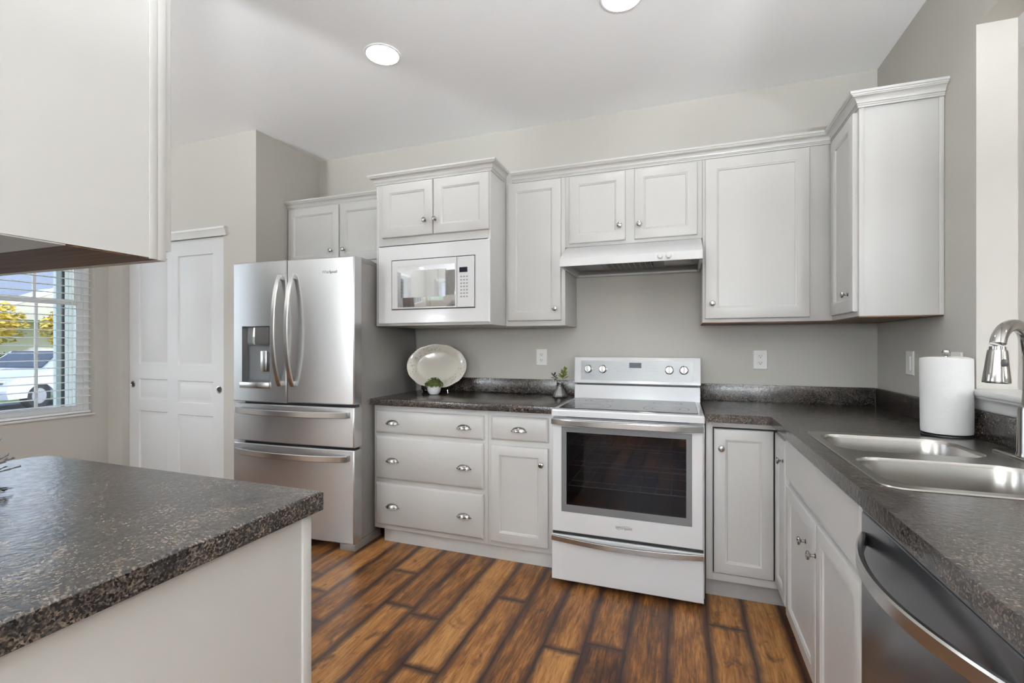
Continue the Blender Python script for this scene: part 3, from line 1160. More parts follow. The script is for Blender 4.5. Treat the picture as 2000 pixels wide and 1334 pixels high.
# over the fridge
t = thing('over_fridge_cabinet', 'short white two-door wall cabinet above the refrigerator', 'cabinet', (-2.363, 2.99, 1.832))
obj('body', G().box(-2.855, -1.8695, UY, 3.155, 1.832, 2.330, .0015), M_cab, t)
d = obj('door', G().shaker(-2.842, -2.366, 1.860, 2.282, UD, rail=.055), M_cab, t)
knob(d, (-2.425, UD, 1.945), (0, -1, 0))
d = obj('door', G().shaker(-2.358, -1.8825, 1.860, 2.282, UD, rail=.055), M_cab, t)
knob(d, (-2.315, UD, 1.945), (0, -1, 0))
obj('crown', G().sweep([(-2.855, UY - .0002), (-1.9155, UY - .0002)], CROWN), M_cab, t)

# microwave cabinet
MY, MD = 2.575, 2.555
t = thing('microwave_cabinet', 'deep white wall cabinet with two doors above a built-in microwave', 'cabinet', (-1.466, 2.86, 1.372))
g = G()
mx0, mx1 = -1.867, -1.065
g.box(mx0, mx0 + .02, MY, 3.155, 1.372, 2.330, .001).box(mx1 - .02, mx1, MY, 3.155, 1.372, 2.330, .001)
g.box(mx0 + .02, mx1 - .02, MY, 3.155, 1.372, 1.395, .001).box(mx0 + .02, mx1 - .02, MY, 3.155, 1.885, 2.330, .001).box(mx0 + .02, mx1 - .02, 3.13, 3.155, 1.395, 1.885)
obj('body', g, M_cab, t)
for x0, x1, kx in ((-1.8125, -1.446, -1.494), (-1.440, -1.072, -1.424)):
    d = obj('door', G().shaker(x0, x1, 1.933, 2.272, MD, rail=.056), M_cab, t)
    knob(d, (kx, MD, 2.020), (0, -1, 0))
obj('crown', G().sweep([(mx0, 2.781), (mx0, MY - .0002), (mx1, MY - .0002), (mx1, UY - .0462)], CROWN), M_cab, t)

# microwave
t = thing('microwave', 'white built-in microwave with a trim frame between the two-door cabinet and the counter', 'microwave', (-1.452, 2.70, 1.383))
obj('body', G().box(-1.735, -1.162, 2.580, 2.95, 1.4735, 1.783), M_app, t)
g = G()
kx0, kx1, kz0, kz1 = -1.842, -1.064, 1.384, 1.876
ox0, ox1, oz0, oz1 = -1.7405, -1.157, 1.470, 1.787
ls = []
def rc(x0, x1, z0, z1, y):
    return [(x0, y, z0), (x1, y, z0), (x1, y, z1), (x0, y, z1)]
g.loops([rc(kx0, kx1, kz0, kz1, MY - .0004), rc(kx0, kx1, kz0, kz1, MY - .014), rc(kx0 + .006, kx1 - .006, kz0 + .006, kz1 - .006, MY - .019),
         rc(ox0, ox1, oz0, oz1, MY - .019), rc(ox0 + .001, ox1 - .001, oz0 + .001, oz1 - .001, MY - .0004)], False, False)
obj('trim_frame', g, M_app, t)
obj('seal', G().box(ox0 + .001, ox1 - .001, 2.566, 2.5795, oz0 + .001, oz1 - .001), M_black, t)
dx = -1.276
d = obj('door', G().rings([(-1.734, dx - .0015, 1.476, 1.781, 2.5655), (-1.734, dx - .0015, 1.476, 1.781, 2.552), (-1.731, dx - .004, 1.479, 1.778, 2.549)]), M_app, t)
obj('door_glass', G().box(-1.690, dx - .010, 2.5465, 2.5488, 1.486, 1.742, .001), M_mwglass, d)
g = G().box(-1.664, -1.347, 2.5458, 2.5464, 1.545, 1.713)
obj('viewing_window', g, plain('microwave mesh window', (.26, .26, .265), .04, 0, metal=.8), d)
p_ = obj('control_panel', G().rings([(dx + .0015, -1.163, 1.476, 1.781, 2.5655), (dx + .0015, -1.163, 1.476, 1.781, 2.552), (dx + .004, -1.166, 1.479, 1.778, 2.549)]), M_app, t)
obj('display', G().box(-1.258, -1.205, 2.5478, 2.5489, 1.686, 1.716), M_dkglass, p_)
g = G()
for i in range(3):
    for j in range(7):
        g.box(-1.252 + i * .019, -1.240 + i * .019, 2.5483, 2.5489, 1.535 + j * .020, 1.544 + j * .020)
obj('keypad', g, M_ctrl, p_)

# wall cabinets on the back wall
t = thing('tall_wall_cabinet', 'narrow tall white wall cabinet with one door left of the range hood', 'cabinet', (-.87, 2.99, 1.370))
obj('body', G().box(-1.0635, -.6755, UY, 3.155, 1.370, 2.330, .0015), M_cab, t)
d = obj('door', G().shaker(-1.046, -.699, 1.402, 2.272, UD, rail=.055), M_cab, t)
knob(d, (-.733, UD, 1.472), (0, -1, 0))
t = thing('hood_cabinet', 'short white two-door wall cabinet above the range hood', 'cabinet', (-.285, 2.99, 1.846))
obj('body', G().box(-.6745, .1045, UY, 3.155, 1.846, 2.330, .0015), M_cab, t)
d = obj('door', G().shaker(-.648, -.313, 1.864, 2.270, UD, rail=.052), M_cab, t)
knob(d, (-.345, UD, 1.948), (0, -1, 0))
d = obj('door', G().shaker(-.262, .079, 1.864, 2.270, UD, rail=.052), M_cab, t)
knob(d, (-.233, UD, 1.946), (0, -1, 0))
t = thing('wide_wall_cabinet', 'wide tall white wall cabinet with one door right of the range hood', 'cabinet', (.41, 2.99, 1.370))
obj('body', G().box(.1055, .7230, UY, 3.155, 1.3745, 2.330, .0015), M_cab, t)
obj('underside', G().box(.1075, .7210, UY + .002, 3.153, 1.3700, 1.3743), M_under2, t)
d = obj('door', G().shaker(.119, .620, 1.394, 2.273, UD, rail=.058), M_cab, t)
knob(d, (.155, UD, 1.476), (0, -1, 0))
t = thing('corner_wall_cabinet', 'white wall cabinet on the sink wall with a broad plain end panel', 'cabinet', (.87, 2.8, 1.370))
CN, CXF = 2.4466, .7240
obj('body', G().box(CXF, 1.0205, CN, 3.155, 1.3745, 2.330, .0015), M_cab, t)
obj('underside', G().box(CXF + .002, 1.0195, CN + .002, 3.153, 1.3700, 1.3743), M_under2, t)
MC = Matrix.Translation((CXF - .020, 0, 0)) @ Matrix.Rotation(R(-90), 4, 'Z')
d = obj('door', G().shaker(-2.790, -2.462, 1.396, 2.270, 0, rail=.055).xf(MC), M_cab, t)
knob(d, (CXF - .020, 2.520, 1.477), (-1, 0, 0))
g = G().box(CXF + .0, CXF + .018, CN - .004, CN - .0003, 1.3745, 2.283, .001).box(1.003, 1.0205, CN - .004, CN - .0003, 1.3745, 2.283, .001)
obj('end_stile', g, M_cab, t)
g = G().sweep([(mx1 + .0455, UY - .0002), (CXF - .0002, UY - .0002), (CXF - .0002, CN - .0045), (1.0205, CN - .0045)], CROWN)
solo('crown_molding', 'white crown moulding running from the microwave cabinet over the hood to the sink wall', 'crown moulding', g, M_cab, (0, UY, 2.283))

# ------------------------------------------------------------------ range hood
t = thing('range_hood', 'white under-cabinet range hood with a slanted front above the range', 'range hood', (-.2835, 2.9, 1.702))
hx0, hx1 = -.666, .1005
g = G()
po = [(3.150, 1.8445), (2.826, 1.8445), (2.650, 1.747), (2.650, 1.702), (2.664, 1.702), (2.664, 1.742), (2.832, 1.830), (3.150, 1.830)]
g.prism(po, hx0, hx1, 'x')
for xa, xb in ((hx0, hx0 + .014), (hx1 - .014, hx1)):
    g.prism([(3.150, 1.8300), (2.832, 1.8300), (2.664, 1.742), (2.664, 1.702), (3.150, 1.702)], xa, xb, 'x')
obj('canopy', g, M_hood, t)
obj('back_rail', G().box(hx0 + .0145, hx1 - .0145, 3.10, 3.150, 1.702, 1.712), M_hood, t)
obj('liner', G().box(hx0 + .0145, hx1 - .0145, 2.668, 3.099, 1.738, 1.742), M_inner, t)
g = G().box(-.43, -.165, 2.75, 3.02, 1.726, 1.7378)
g2 = G().box(-.43, -.165, 2.75, 3.02, 1.724, 1.7375, .004)
f_ = obj('grease_filter', g2, plain('dark filter mesh', (.07, .055, .04), .4, 300, .8, metal=.7), t)
g = G()
for i in range(9):
    g.box(-.425 + i * .0315, -.421 + i * .0315, 2.755, 3.015, 1.7225, 1.7239)
obj('filter_rib', g, M_inner, f_)
g.__class__
obj('light_lens', G().box(-.10, .05, 2.80, 2.95, 1.722, 1.7375, .004), plain('hood lens', (.45, .46, .47), .2), t)
obj('fan_box', G().box(-.62, -.46, 2.75, 3.02, 1.732, 1.7378, .002), M_inner, t)
for kx in (-.112, -.069):
    obj('knob', G().lathe([(.017, 0), (.017, .002), (.013, .004), (.012, .014), (.009, .016)], (kx, 2.6495, 1.726), (0, -1, 0), 20), M_hood, t)
obj('switch_plate', G().box(-.137, -.044, 2.6485, 2.6496, 1.709, 1.742), M_trim, t)

# ------------------------------------------------------------------ range
RL, RR_, RY = -.6547, .1013, 2.4164
rc_ = (RL + RR_) / 2
t = thing('range', 'white freestanding electric range with a grey backguard and windowed oven door', 'range', (rc_, 2.75, FLOOR))
# chassis with an oven cavity open to the front
g = G()
g.box(RL, -.585, 2.455, 3.060, .022, .864, .001).box(.032, RR_, 2.455, 3.060, .022, .864, .001)
g.box(-.585, .032, 2.455, 3.060, .022, .36).box(-.585, .032, 2.455, 3.060, .83, .864).box(-.585, .032, 2.95, 3.060, .36, .83)
obj('chassis', g, M_app, t)
for fx in (RL + .06, RR_ - .06):
    for fy in (2.50, 3.0):
        obj('leveling_foot', G().lathe([(.014, FLOOR + .0005), (.014, .0215)], (fx, fy, 0), (0, 0, 1), 12), M_black, t)
g = G().loops([rc(-.584, .031, .361, .829, 2.4555), rc(-.584, .031, .361, .829, 2.949)], False, True)
cv = obj('oven_cavity', g, M_cavity, t)
for rz in (.50, .61, .72):
    g = G()
    for i in range(9):
        x = -.575 + i * (.597 / 8)
        g.tube([(x, 2.48, rz), (x, 2.93, rz)], .0022, 6)
    for yy in (2.48, 2.58, 2.78, 2.93):
        g.tube([(-.580, yy, rz - .003), (.027, yy, rz - .003)], .0028, 6)
    obj('oven_rack', g, M_rack, cv)
# oven door, frame around the window
dz0, dz1 = .268, .862
g = G()
wx0, wx1, wz0, wz1 = -.598, .044, .376, .822
g.loops([rc(RL + .006, RR_ - .006, dz0, dz1, 2.453), rc(RL + .006, RR_ - .006, dz0, dz1, RY + .006), rc(RL + .011, RR_ - .011, dz0 + .005, dz1 - .005, RY),
         rc(wx0, wx1, wz0, wz1, RY), rc(wx0, wx1, wz0, wz1, 2.4525)], False, False)
d = obj('oven_door', g, M_app, t)
gx0, gx1, gz0, gz1 = -.571, .018, .414, .794
g = G().loops([rc(wx0 + .0005, wx1 - .0005, wz0 + .0005, wz1 - .0005, 2.450), rc(wx0 + .0005, wx1 - .0005, wz0 + .0005, wz1 - .0005, RY - .001), rc(gx0, gx1, gz0, gz1, RY - .0005), rc(gx0, gx1, gz0, gz1, 2.450)], False, False)
obj('window_bezel', g, M_gray, d)
obj('oven_glass', G().box(gx0 + .0003, gx1 - .0003, RY + .002, RY + .006, gz0 + .0003, gz1 - .0003), M_ovenglass, d)
pts = []
for i in range(33):
    s = i / 32
    x = RL + .008 + (RR_ - RL - .016) * s
    pts.append((x, RY - .010 - .040 * (1 - (2 * s - 1) ** 4), .8475))
h_ = obj('handle', G().strap(pts, .031, .014, (0, 0, 1)).box(RL + .006, RL + .03, RY - .012, RY + .0015, .834, .861, .002).box(RR_ - .03, RR_ - .006, RY - .012, RY + .0015, .834, .861, .002), M_handle, d)
MT = Matrix.Translation((-.277, RY - .001, .327)) @ Matrix.Rotation(R(90), 4, 'X')
text('emblem', 'Whirlpool', .020, MT, M_mark, d)
g = G()
ring = [(-.279 + .034 * math.cos(a), RY - .0012, .327 + .009 * math.sin(a) + .004 * math.cos(a)) for a in [R(-60 + 300 * i / 40) for i in range(41)]]
g.tube(ring, .0009, 6)
obj('emblem_ring', g, M_ctrl, d)
# storage drawer
d = obj('drawer', G().rings([(RL + .004, RR_ - .004, .014, .251, RY + .014), (RL + .004, RR_ - .004, .014, .251, RY + .004), (RL + .008, RR_ - .008, .018, .247, RY)]), M_app, t)
pts = []
for i in range(33):
    s = i / 32
    q = 1 - (2 * s - 1) ** 2
    x = RL + .006 + (RR_ - RL - .012) * s
    pts.append((x, RY - .006 - .026 * q, .236 - .008 * q))
obj('handle', G().strap(pts, .028, .010, (0, 0, 1)), M_handle, d)
obj('drawer_gap_shade', G().box(RL + .006, RR_ - .006, 2.4335, 2.4545, .016, .2675), M_gap, t)  # dark box painted as the shade in the gap below the oven door
# cooktop
g = G().loops([[(x, y, .8755) for x, y in rrect(RL, RR_, RY - .004, 3.062, .012, 3)], [(x, y, .903) for x, y in rrect(RL, RR_, RY - .004, 3.062, .012, 3)], [(x, y, .910) for x, y in rrect(RL + .004, RR_ - .004, RY + .002, 3.060, .012, 3)],
               [(x, y, .9105) for x, y in rrect(RL + .026, RR_ - .026, RY + .052, 2.985, .012, 3)]], True, True)
ct = obj('cooktop_frame', g, M_app, t)
g = G().loops([[(x, y, .9108) for x, y in rrect(RL + .028, RR_ - .028, RY + .054, 2.984, .012, 3)], [(x, y, .914) for x, y in rrect(RL + .030, RR_ - .030, RY + .056, 2.982, .012, 3)]])
cg = obj('glass_cooktop', g, M_cooktop, ct)
for ex, ey, er in ((-.47, 2.60, .105), (-.08, 2.60, .115), (-.47, 2.85, .085), (-.08, 2.85, .08)):
    for rr_ in (er, er * .62):
        g = G()
        pts = [(ex + rr_ * math.cos(2 * math.pi * i / 40), ey + rr_ * math.sin(2 * math.pi * i / 40), .9141) for i in range(41)]
        for a, c in zip(pts, pts[1:]):
            va = Vector(a) - Vector((ex, ey, .9141))
            vc = Vector(c) - Vector((ex, ey, .9141))
            k = 1 - .004 / rr_
            g.b.faces.new([g.b.verts.new(p) for p in (a, c, tuple(Vector((ex, ey, .9141)) + vc * k), tuple(Vector((ex, ey, .9141)) + va * k))])
        obj('burner_ring', g, M_mark, cg)
# backguard
g = G().prism([(3.062, .9105), (2.988, .9105), (3.000, .995), (3.062, .995)], RL + .002, RR_ - .002, 'x')
obj('back_riser', g, M_app, t)
obj('vent_slot', G().box(RL + .014, RR_ - .014, 3.006, 3.060, .9952, 1.0078), M_black, t)
g = G().prism([(3.062, 1.008), (2.992, 1.008), (2.996, 1.012), (3.010, 1.160), (3.016, 1.171), (3.026, 1.174), (3.062, 1.174)], RL, RR_, 'x')
bg = obj('backguard', g, M_app, t)
sl = (3.010 - 2.996) / (1.160 - 1.012)
def by(z):
    return 2.996 + sl * (z - 1.012)
def plate(x0, x1, z0, z1, o=.0012, th=.001):
    return G().loops([[(x0, by(z0) - o + th, z0), (x1, by(z0) - o + th, z0), (x1, by(z1) - o + th, z1), (x0, by(z1) - o + th, z1)], [(x0, by(z0) - o, z0), (x1, by(z0) - o, z0), (x1, by(z1) - o, z1), (x0, by(z1) - o, z1)]])
cp = obj('control_panel', plate(-.613, .060, 1.028, 1.150), M_ctrl, bg)
obj('display', plate(-.311, -.238, 1.107, 1.139, .002), M_dkglass, cp)
nb = Vector((0, -1, sl)).normalized()
for kx in (-.566, -.474, -.074, .009):
    k_ = obj('knob', G().lathe([(.026, 0), (.026, .002), (.0225, .004), (.021, .020), (.019, .022)], (kx, by(1.097) - .0013, 1.097), nb, 28), M_handle, cp)
    z = 1.097
    g = G().box(kx - .0045, kx + .0045, by(z) - .036, by(z) - .022, z - .020, z + .022, .002)
    obj('knob_grip', g, M_app, k_)
g = G()
for x0, n_, z in ((-.40, 5, 1.098), (-.39, 4, 1.083), (-.215, 3, 1.122), (-.215, 4, 1.104), (-.215, 4, 1.086), (-.58, 3, 1.052), (-.07, 3, 1.048), (-.36, 3, 1.120)):
    for i in range(n_):
        q = plate(x0 + i * .021, x0 + i * .021 + .012, z, z + .0035, .0017, .0004)
        q2 = bpy.data.meshes.new('q')
        q.b.to_mesh(q2)
        q.b.free()
        g.b.from_mesh(q2)
        bpy.data.meshes.remove(q2)
obj('panel_print', g, plain('panel print', (.24, .245, .25), .5), cp)

# ------------------------------------------------------------------ peninsula in the foreground
IX, IY = -.782, .877
t = thing('peninsula_cabinet', 'white panelled peninsula base under the dark foreground countertop', 'cabinet', (-1.3, -.2, FLOOR))
obj('body', G().box(-1.80, -.8035, -1.0, .832, FLOOR + .0005, .8665), M_cab, t)
obj('corner_stile', G().box(-1.80, -.7985, .8325, .858, FLOOR + .0005, .8665, .002), M_cab, t)
t = thing('peninsula_countertop', 'dark glossy speckled countertop of the foreground peninsula', 'countertop', (-1.3, -.1, .867))
g = G()
po = [(-1.851 + .03, IY), (IX, IY), (IX, -1.1), (-1.851, -1.1), (-1.851, IY - .03)]
g.loops([[(x, y, .867) for x, y in po], [(x, y, .906) for x, y in po], [(x + (.004 if x < -1.3 else -.004), y + (-.004 if y > 0 else .004), .910) for x, y in po]])
obj('worktop', g, M_granite, t)

# peninsula wall cabinet hanging over it
t = thing('peninsula_wall_cabinet', 'large white wall cabinet hanging over the foreground peninsula with a dark wood underside', 'cabinet', (-1.6, .57, 1.44))
PXE, PYF, PZB = -1.132, .758, 1.4425
obj('body', G().box(-2.30, PXE - .004, .40, PYF - .019, PZB + .004, CEIL - .30), M_cab, t)
obj('face_frame', G().box(-2.30, PXE, PYF - .0185, PYF, PZB, CEIL - .30, .0015), M_cab, t)
obj('end_stile', G().box(PXE - .0038, PXE, .722, PYF - .019, PZB + .001, CEIL - .30, .001), M_cab, t)
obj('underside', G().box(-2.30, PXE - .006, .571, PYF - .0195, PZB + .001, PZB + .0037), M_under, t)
obj('bottom_strip', G().box(-2.30, PXE - .006, .40, .5705, PZB + .001, PZB + .0037), M_cab, t)  # white strip painted in as glare on the underside
for x0, x1 in ((-2.29, -1.722), (-1.716, PXE - .006)):
    obj('door', G().shaker(-x1, -x0, 1.468, CEIL - .33, 0, t=.018, rail=.055).xf(Matrix.Translation((0, PYF + .0185, 0)) @ Matrix.Rotation(R(180), 4, 'Z')), M_cab, t)

# ------------------------------------------------------------------ outlets and switches
def outlet(label, x, z, axis='y', group=None, cat='outlet', kind='duplex', name='wall_outlet'):
    M = Matrix.Translation((x, YB - .0005, z)) if axis == 'y' else Matrix.Translation((XR - .0005, x, z)) @ Matrix.Rotation(R(-90), 4, 'Z')
    t = thing(name, label, cat, M.translation, 0)
    obj('cover_plate', G().rings([(-.039, .039, -.0575, .0575, 0), (-.039, .039, -.0575, .0575, -.003), (-.035, .035, -.0535, .0535, -.006)]).xf(M), M_plate, t)
    if kind == 'duplex':
        for dz in (-.020, .020):
            f_ = obj('receptacle', G().loops([[(a, -.0062, c + dz) for a, c in rrect(-.016, .016, -.0135, .0135, .008, 4)], [(a, -.008, c + dz) for a, c in rrect(-.0155, .0155, -.013, .013, .008, 4)]]).xf(M), M_plate, t)
            g = G().box(-.008, -.0055, -.0084, -.0081, dz - .002, dz + .007).box(.0055, .008, -.0084, -.0081, dz - .002, dz + .006)
            g.lathe([(.0028, 0), (.0028, .0003)], (0, -.0081, dz - .007), (0, -1, 0), 10)
            obj('slot', g.xf(M), M_slot, f_)
    else:
        obj('rocker', G().rings([(-.0165, .0165, -.033, .033, -.0062), (-.0165, .0165, -.033, .033, -.009), (-.015, .015, -.031, .031, -.0105)]).xf(M), M_plate, t)
    return t


outlet('white duplex outlet on the back wall above the sprig vase', -.923, 1.165)
outlet('white duplex outlet on the back wall between the range and the sink wall corner', .439, 1.162)
outlet('white wall switch on the sink wall left of the paper towel roll', 2.750, 1.163, 'x', cat='switch', kind='switch', name='light_switch')
outlet('white switch plate on the sink wall peeking from behind the paper towel roll', 2.345, 1.163, 'x', cat='switch', kind='switch', name='light_switch')

# ------------------------------------------------------------------ small decor
# platter on a wire stand
pa = R(17.6)
MPl = Matrix.Translation((-1.655, 2.992, 1.098)) @ Matrix.Rotation(pa, 4, 'Z') @ Matrix.Rotation(R(-10), 4, 'X')
g = G()
ls = []
seg = 64
for k, y in ((.02, .012), (.62, .012), (.70, .008), (.74, .002), (.97, -.012), (1.0, -.0125), (1.0, -.009), (.74, .007), (.66, .016), (.02, .017)):
    ls.append([(.215 * k * math.cos(2 * math.pi * i / seg), y, .158 * k * math.sin(2 * math.pi * i / seg) + .002 * k * math.sin(12 * math.pi * i / seg * 2)) for i in range(seg)])
g.loops(ls)
pl = obj('oval_platter', g, M_platter)
pl.matrix_world = MPl
tag(pl, 'cream oval platter with green floral rim propped behind the potted plant', 'platter')
t = thing('plate_stand', 'thin wire easel holding the oval platter upright', 'plate stand', (-1.655, 2.99, CT))
MSd = Matrix.Translation((-1.655, 2.992, CT)) @ Matrix.Rotation(pa, 4, 'Z')
for sx in (-.09, .09):
    g = G().tube([(sx, -.072, .003), (sx, -.070, .024), (sx, -.058, .020), (sx, .012, .012), (sx, .050, .0035)], .003, 8)
    g.tube([(sx, .016, .0115), (sx * .6, .041, .09), (sx * .3, .064, .18)], .003, 8)
    obj('wire_leg', g.xf(MSd), M_chrome, t)
obj('cross_wire', G().tube([(-.09, .010, .0125), (.09, .010, .0125)], .0028, 8).xf(MSd), M_chrome, t)


def leafball(g, c, rx, rz, n, size, flat=.0, seed=1):
    rnd = random.Random(seed)
    for i in range(n):
        a = rnd.uniform(0, 2 * math.pi)
        h = rnd.uniform(flat, 1)
        r_ = math.sqrt(max(0, 1 - h * h)) * rnd.uniform(.75, 1.02)
        p = Vector((c[0] + rx * r_ * math.cos(a), c[1] + rx * r_ * math.sin(a), c[2] + rz * h * rnd.uniform(.75, 1.05)))
        nrm = Vector((r_ * math.cos(a), r_ * math.sin(a), h + .25)).normalized()
        q = nrm.to_track_quat('Z', 'Y').to_matrix() @ Matrix.Rotation(rnd.uniform(0, 6.3), 3, 'Z') @ Matrix.Rotation(rnd.uniform(-.8, .8), 3, 'X')
        s = size * rnd.uniform(.7, 1.25)
        pts = [(-.5, 0, 0), (-.15, .32, .08), (.5, 0, .02), (-.15, -.32, .08)]
        g.b.faces.new([g.b.verts.new(p + q @ (Vector(v) * s)) for v in pts])
    return g


t = thing('potted_plant', 'small clipped green plant in a white bowl pot in front of the platter', 'plant', (-1.605, 2.862, CT))
obj('pot', G().lathe([(.020, CT + .0005), (.030, CT + .002), (.042, CT + .018), (.0475, CT + .040), (.046, CT + .056), (.042, CT + .060), (.038, CT + .056), (.036, CT + .048)], (-1.605, 2.862, 0), (0, 0, 1), 32), M_ceramic, t)
g = G().lathe([(.036, CT + .050), (.045, CT + .062), (.042, CT + .082), (.03, CT + .098), (.012, CT + .104)], (-1.605, 2.862, 0), (0, 0, 1), 20)
leafball(g, (-1.605, 2.862, CT + .055), .064, .060, 460, .015, 0.0, 3)
obj('foliage', g, M_box, t)

VX, VY = -.748, 2.985
t = thing('glass_vase', 'small clear glass vase on the counter corner by the range', 'vase', (VX, VY, CT))
g = G().lathe([(.020, CT + .0005), (.046, CT + .001), (.050, CT + .006), (.047, CT + .014), (.030, CT + .052), (.021, CT + .074), (.020, CT + .084), (.025, CT + .094), (.0235, CT + .094), (.018, CT + .084), (.019, CT + .074), (.027, CT + .052), (.043, CT + .016), (.018, CT + .008)], (VX, VY, 0), (0, 0, 1), 12)
obj('vase_body', g, M_vase, t, angle=12)
g = G().lathe([(.0215, CT + .0741), (.0235, CT + .077), (.0235, CT + .081), (.0215, CT + .0839)], (VX, VY, 0), (0, 0, 1), 24, cap=False)
obj('neck_band', g, M_chrome, t)


def sprig(name, label, dx, dy, top, mat, n, size, seed, hang=0.0):
    rnd = random.Random(seed)
    t = thing(name, label, 'sprig', (VX + dx * .2, VY + dy * .2, CT + .012))
    p0 = Vector((VX + dx * .2, VY + dy * .2, CT + .012))
    p1 = Vector((VX + dx * .30, VY + dy * .30, CT + .09))
    p2 = Vector((VX + dx, VY + dy, top))
    obj('stem', G().tube([p0, p1, (p1 + p2) / 2, p2], .0022, 6), M_stem, t)
    g = G()
    for i in range(n):
        s = i / max(1, n - 1)
        c = p1.lerp(p2, .34 + .70 * s)
        a = i * 2.4 + rnd.uniform(-.3, .3)
        q = Vector((math.cos(a), math.sin(a), .5 + .9 * s - hang)).normalized()
        w = q.cross(Vector((0, 0, 1))).normalized()
        L = size * rnd.uniform(.8, 1.15) * (1 - .3 * s)
        tip = c + q * L
        m1 = c + q * L * .55
        up = w.cross(q) * (L * .10)
        ring_ = [m1 + w * L * .26, m1 + up, m1 - w * L * .26, m1 - up]
        vs = [g.b.verts.new(v) for v in ring_]
        vb, vt = g.b.verts.new(c), g.b.verts.new(tip)
        for k in range(4):
            g.b.faces.new((vs[k], vs[(k + 1) % 4], vb))
            g.b.faces.new((vs[(k + 1) % 4], vs[k], vt))
    obj('leaves', g, mat, t)


sprig('green_sprig', 'upright green succulent sprig in the glass vase', .030, .010, CT + .172, M_succ, 16, .045, 5)
sprig('dark_sprig', 'drooping dark purple sprig in the glass vase', -.040, -.012, CT + .148, M_purp, 14, .034, 9, .5)

# tip of a dark leafy plant on the peninsula
LX, LY = -1.535, .552
t = thing('leafy_plant', 'dark leafy plant on the peninsula countertop cut off by the picture edge', 'plant', (LX, LY, .9105))
obj('pot', G().lathe([(.030, .9108), (.038, .912), (.046, .930), (.046, .945), (.041, .947), (.038, .935)], (LX, LY, 0), (0, 0, 1), 28), M_ceramic, t)
g = G()
rnd = random.Random(11)
for i in range(40):
    a = rnd.uniform(0, 2 * math.pi)
    L = rnd.uniform(.085, .128)
    up = rnd.uniform(.05, 1.2)
    if i < 9:
        a, up, L = rnd.uniform(-.25, .85), rnd.uniform(-.15, -.01), rnd.uniform(.10, .142)
    c = Vector((LX, LY, .934))
    q = Vector((math.cos(a), math.sin(a), up)).normalized()
    w = q.cross(Vector((0, 0, 1))).normalized()
    for k in range(5):
        m = c + q * (L * (.35 + .15 * k))
        for sg in (-1, 1):
            tip = m + (q * .6 + w * sg).normalized() * .017
            g.b.faces.new([g.b.verts.new(v) for v in (m, m + q * .009 + w * sg * .006 + Vector((0, 0, .003)), tip, m - q * .003 + w * sg * .008)])
    g.tube([c, c + q * L * .5, c + q * L], .0012, 5)
obj('foliage', g, M_fern, t)

# ------------------------------------------------------------------ can lights and added fill lamps
def can_light(label, x, y):
    t = thing('recessed_light', label, 'ceiling light', (x, y, CEIL), group='recessed ceiling lights')
    obj('trim_ring', G().lathe([(.084, CEIL - .0005), (.096, CEIL - .0005), (.096, CEIL - .003), (.092, CEIL - .006), (.084, CEIL - .006)], (x, y, 0), (0, 0, 1), 40, cap=False), M_ring, t)
    obj('lens', G().lathe([(.0835, CEIL - .0008), (.0835, CEIL - .006), (.07, CEIL - .0065), (.001, CEIL - .0065)], (x, y, 0), (0, 0, 1), 32), M_lamp, t)


can_light('round recessed ceiling light nearest the pantry wall', -1.488, 2.105)
can_light('round recessed ceiling light cut by the top edge of the picture', -.252, 2.115)
for x, y in ((-.25, .55), (-2.9, .7), (-.25, -1.3), (-2.9, -1.3), (2.8, 1.6), (2.8, -.8)):
    can_light('round recessed ceiling light out of view behind the camera', x, y)


def globe(label, x, y, z=1.55):  # added fill light, unseen; brightens the fronts from behind
    t = thing('fill_globe', label, 'fill light', (x, y, CEIL), group='added globe fill lights outside the view')
    obj('canopy', G().lathe([(.06, CEIL - .0005), (.06, CEIL - .015), (.02, CEIL - .024)], (x, y, 0), (0, 0, 1), 24), M_nickel, t)
    obj('rod', G().lathe([(.006, CEIL - .024), (.006, z + .198)], (x, y, 0), (0, 0, 1), 10), M_nickel, t)
    obj('fill_globe_shell', G().lathe([(.004, z + .20)] + [(.20 * math.sin(R(a)), z + .20 * math.cos(R(a))) for a in range(12, 170, 12)] + [(.004, z - .20)], (x, y, 0), (0, 0, 1), 28), M_globe_fill, t)


for gx, gy in ((.45, -2.1), (-.6, -2.3), (-3.85, -1.9), (2.8, .4)):
    globe('opal glass globe added as fill light out of view behind the camera', gx, gy)

def fill_torchiere(label, x, y, z=1.62):  # added uplight, unseen; throws fill onto the ceiling
    t = thing('fill_uplight', label, 'fill uplight', (x, y, FLOOR), group='added ceiling uplights outside the view')
    obj('base', G().lathe([(.14, FLOOR + .0005), (.14, FLOOR + .02), (.03, FLOOR + .035)], (x, y, 0), (0, 0, 1), 28), M_nickel, t)
    obj('pole', G().lathe([(.012, FLOOR + .035), (.012, z - .06)], (x, y, 0), (0, 0, 1), 12), M_nickel, t)
    obj('fill_uplight_bowl', G().lathe([(.03, z - .06), (.12, z - .03), (.19, z + .03), (.195, z + .03), (.20, z + .025), (.125, z - .04), (.03, z - .07)], (x, y, 0), (0, 0, 1), 32, cap=False), M_nickel, t)
    obj('light_disc', G().lathe([(.001, z - .0), (.155, z - .0), (.155, z - .004), (.001, z - .004)], (x, y, 0), (0, 0, 1), 28), M_uplight_fill, t)


for gx, gy in ((-3.35, -1.2), (.62, -.80), (2.6, -1.4)):
    fill_torchiere('nickel upturned bowl lamp added as ceiling fill light, out of view behind the camera', gx, gy)

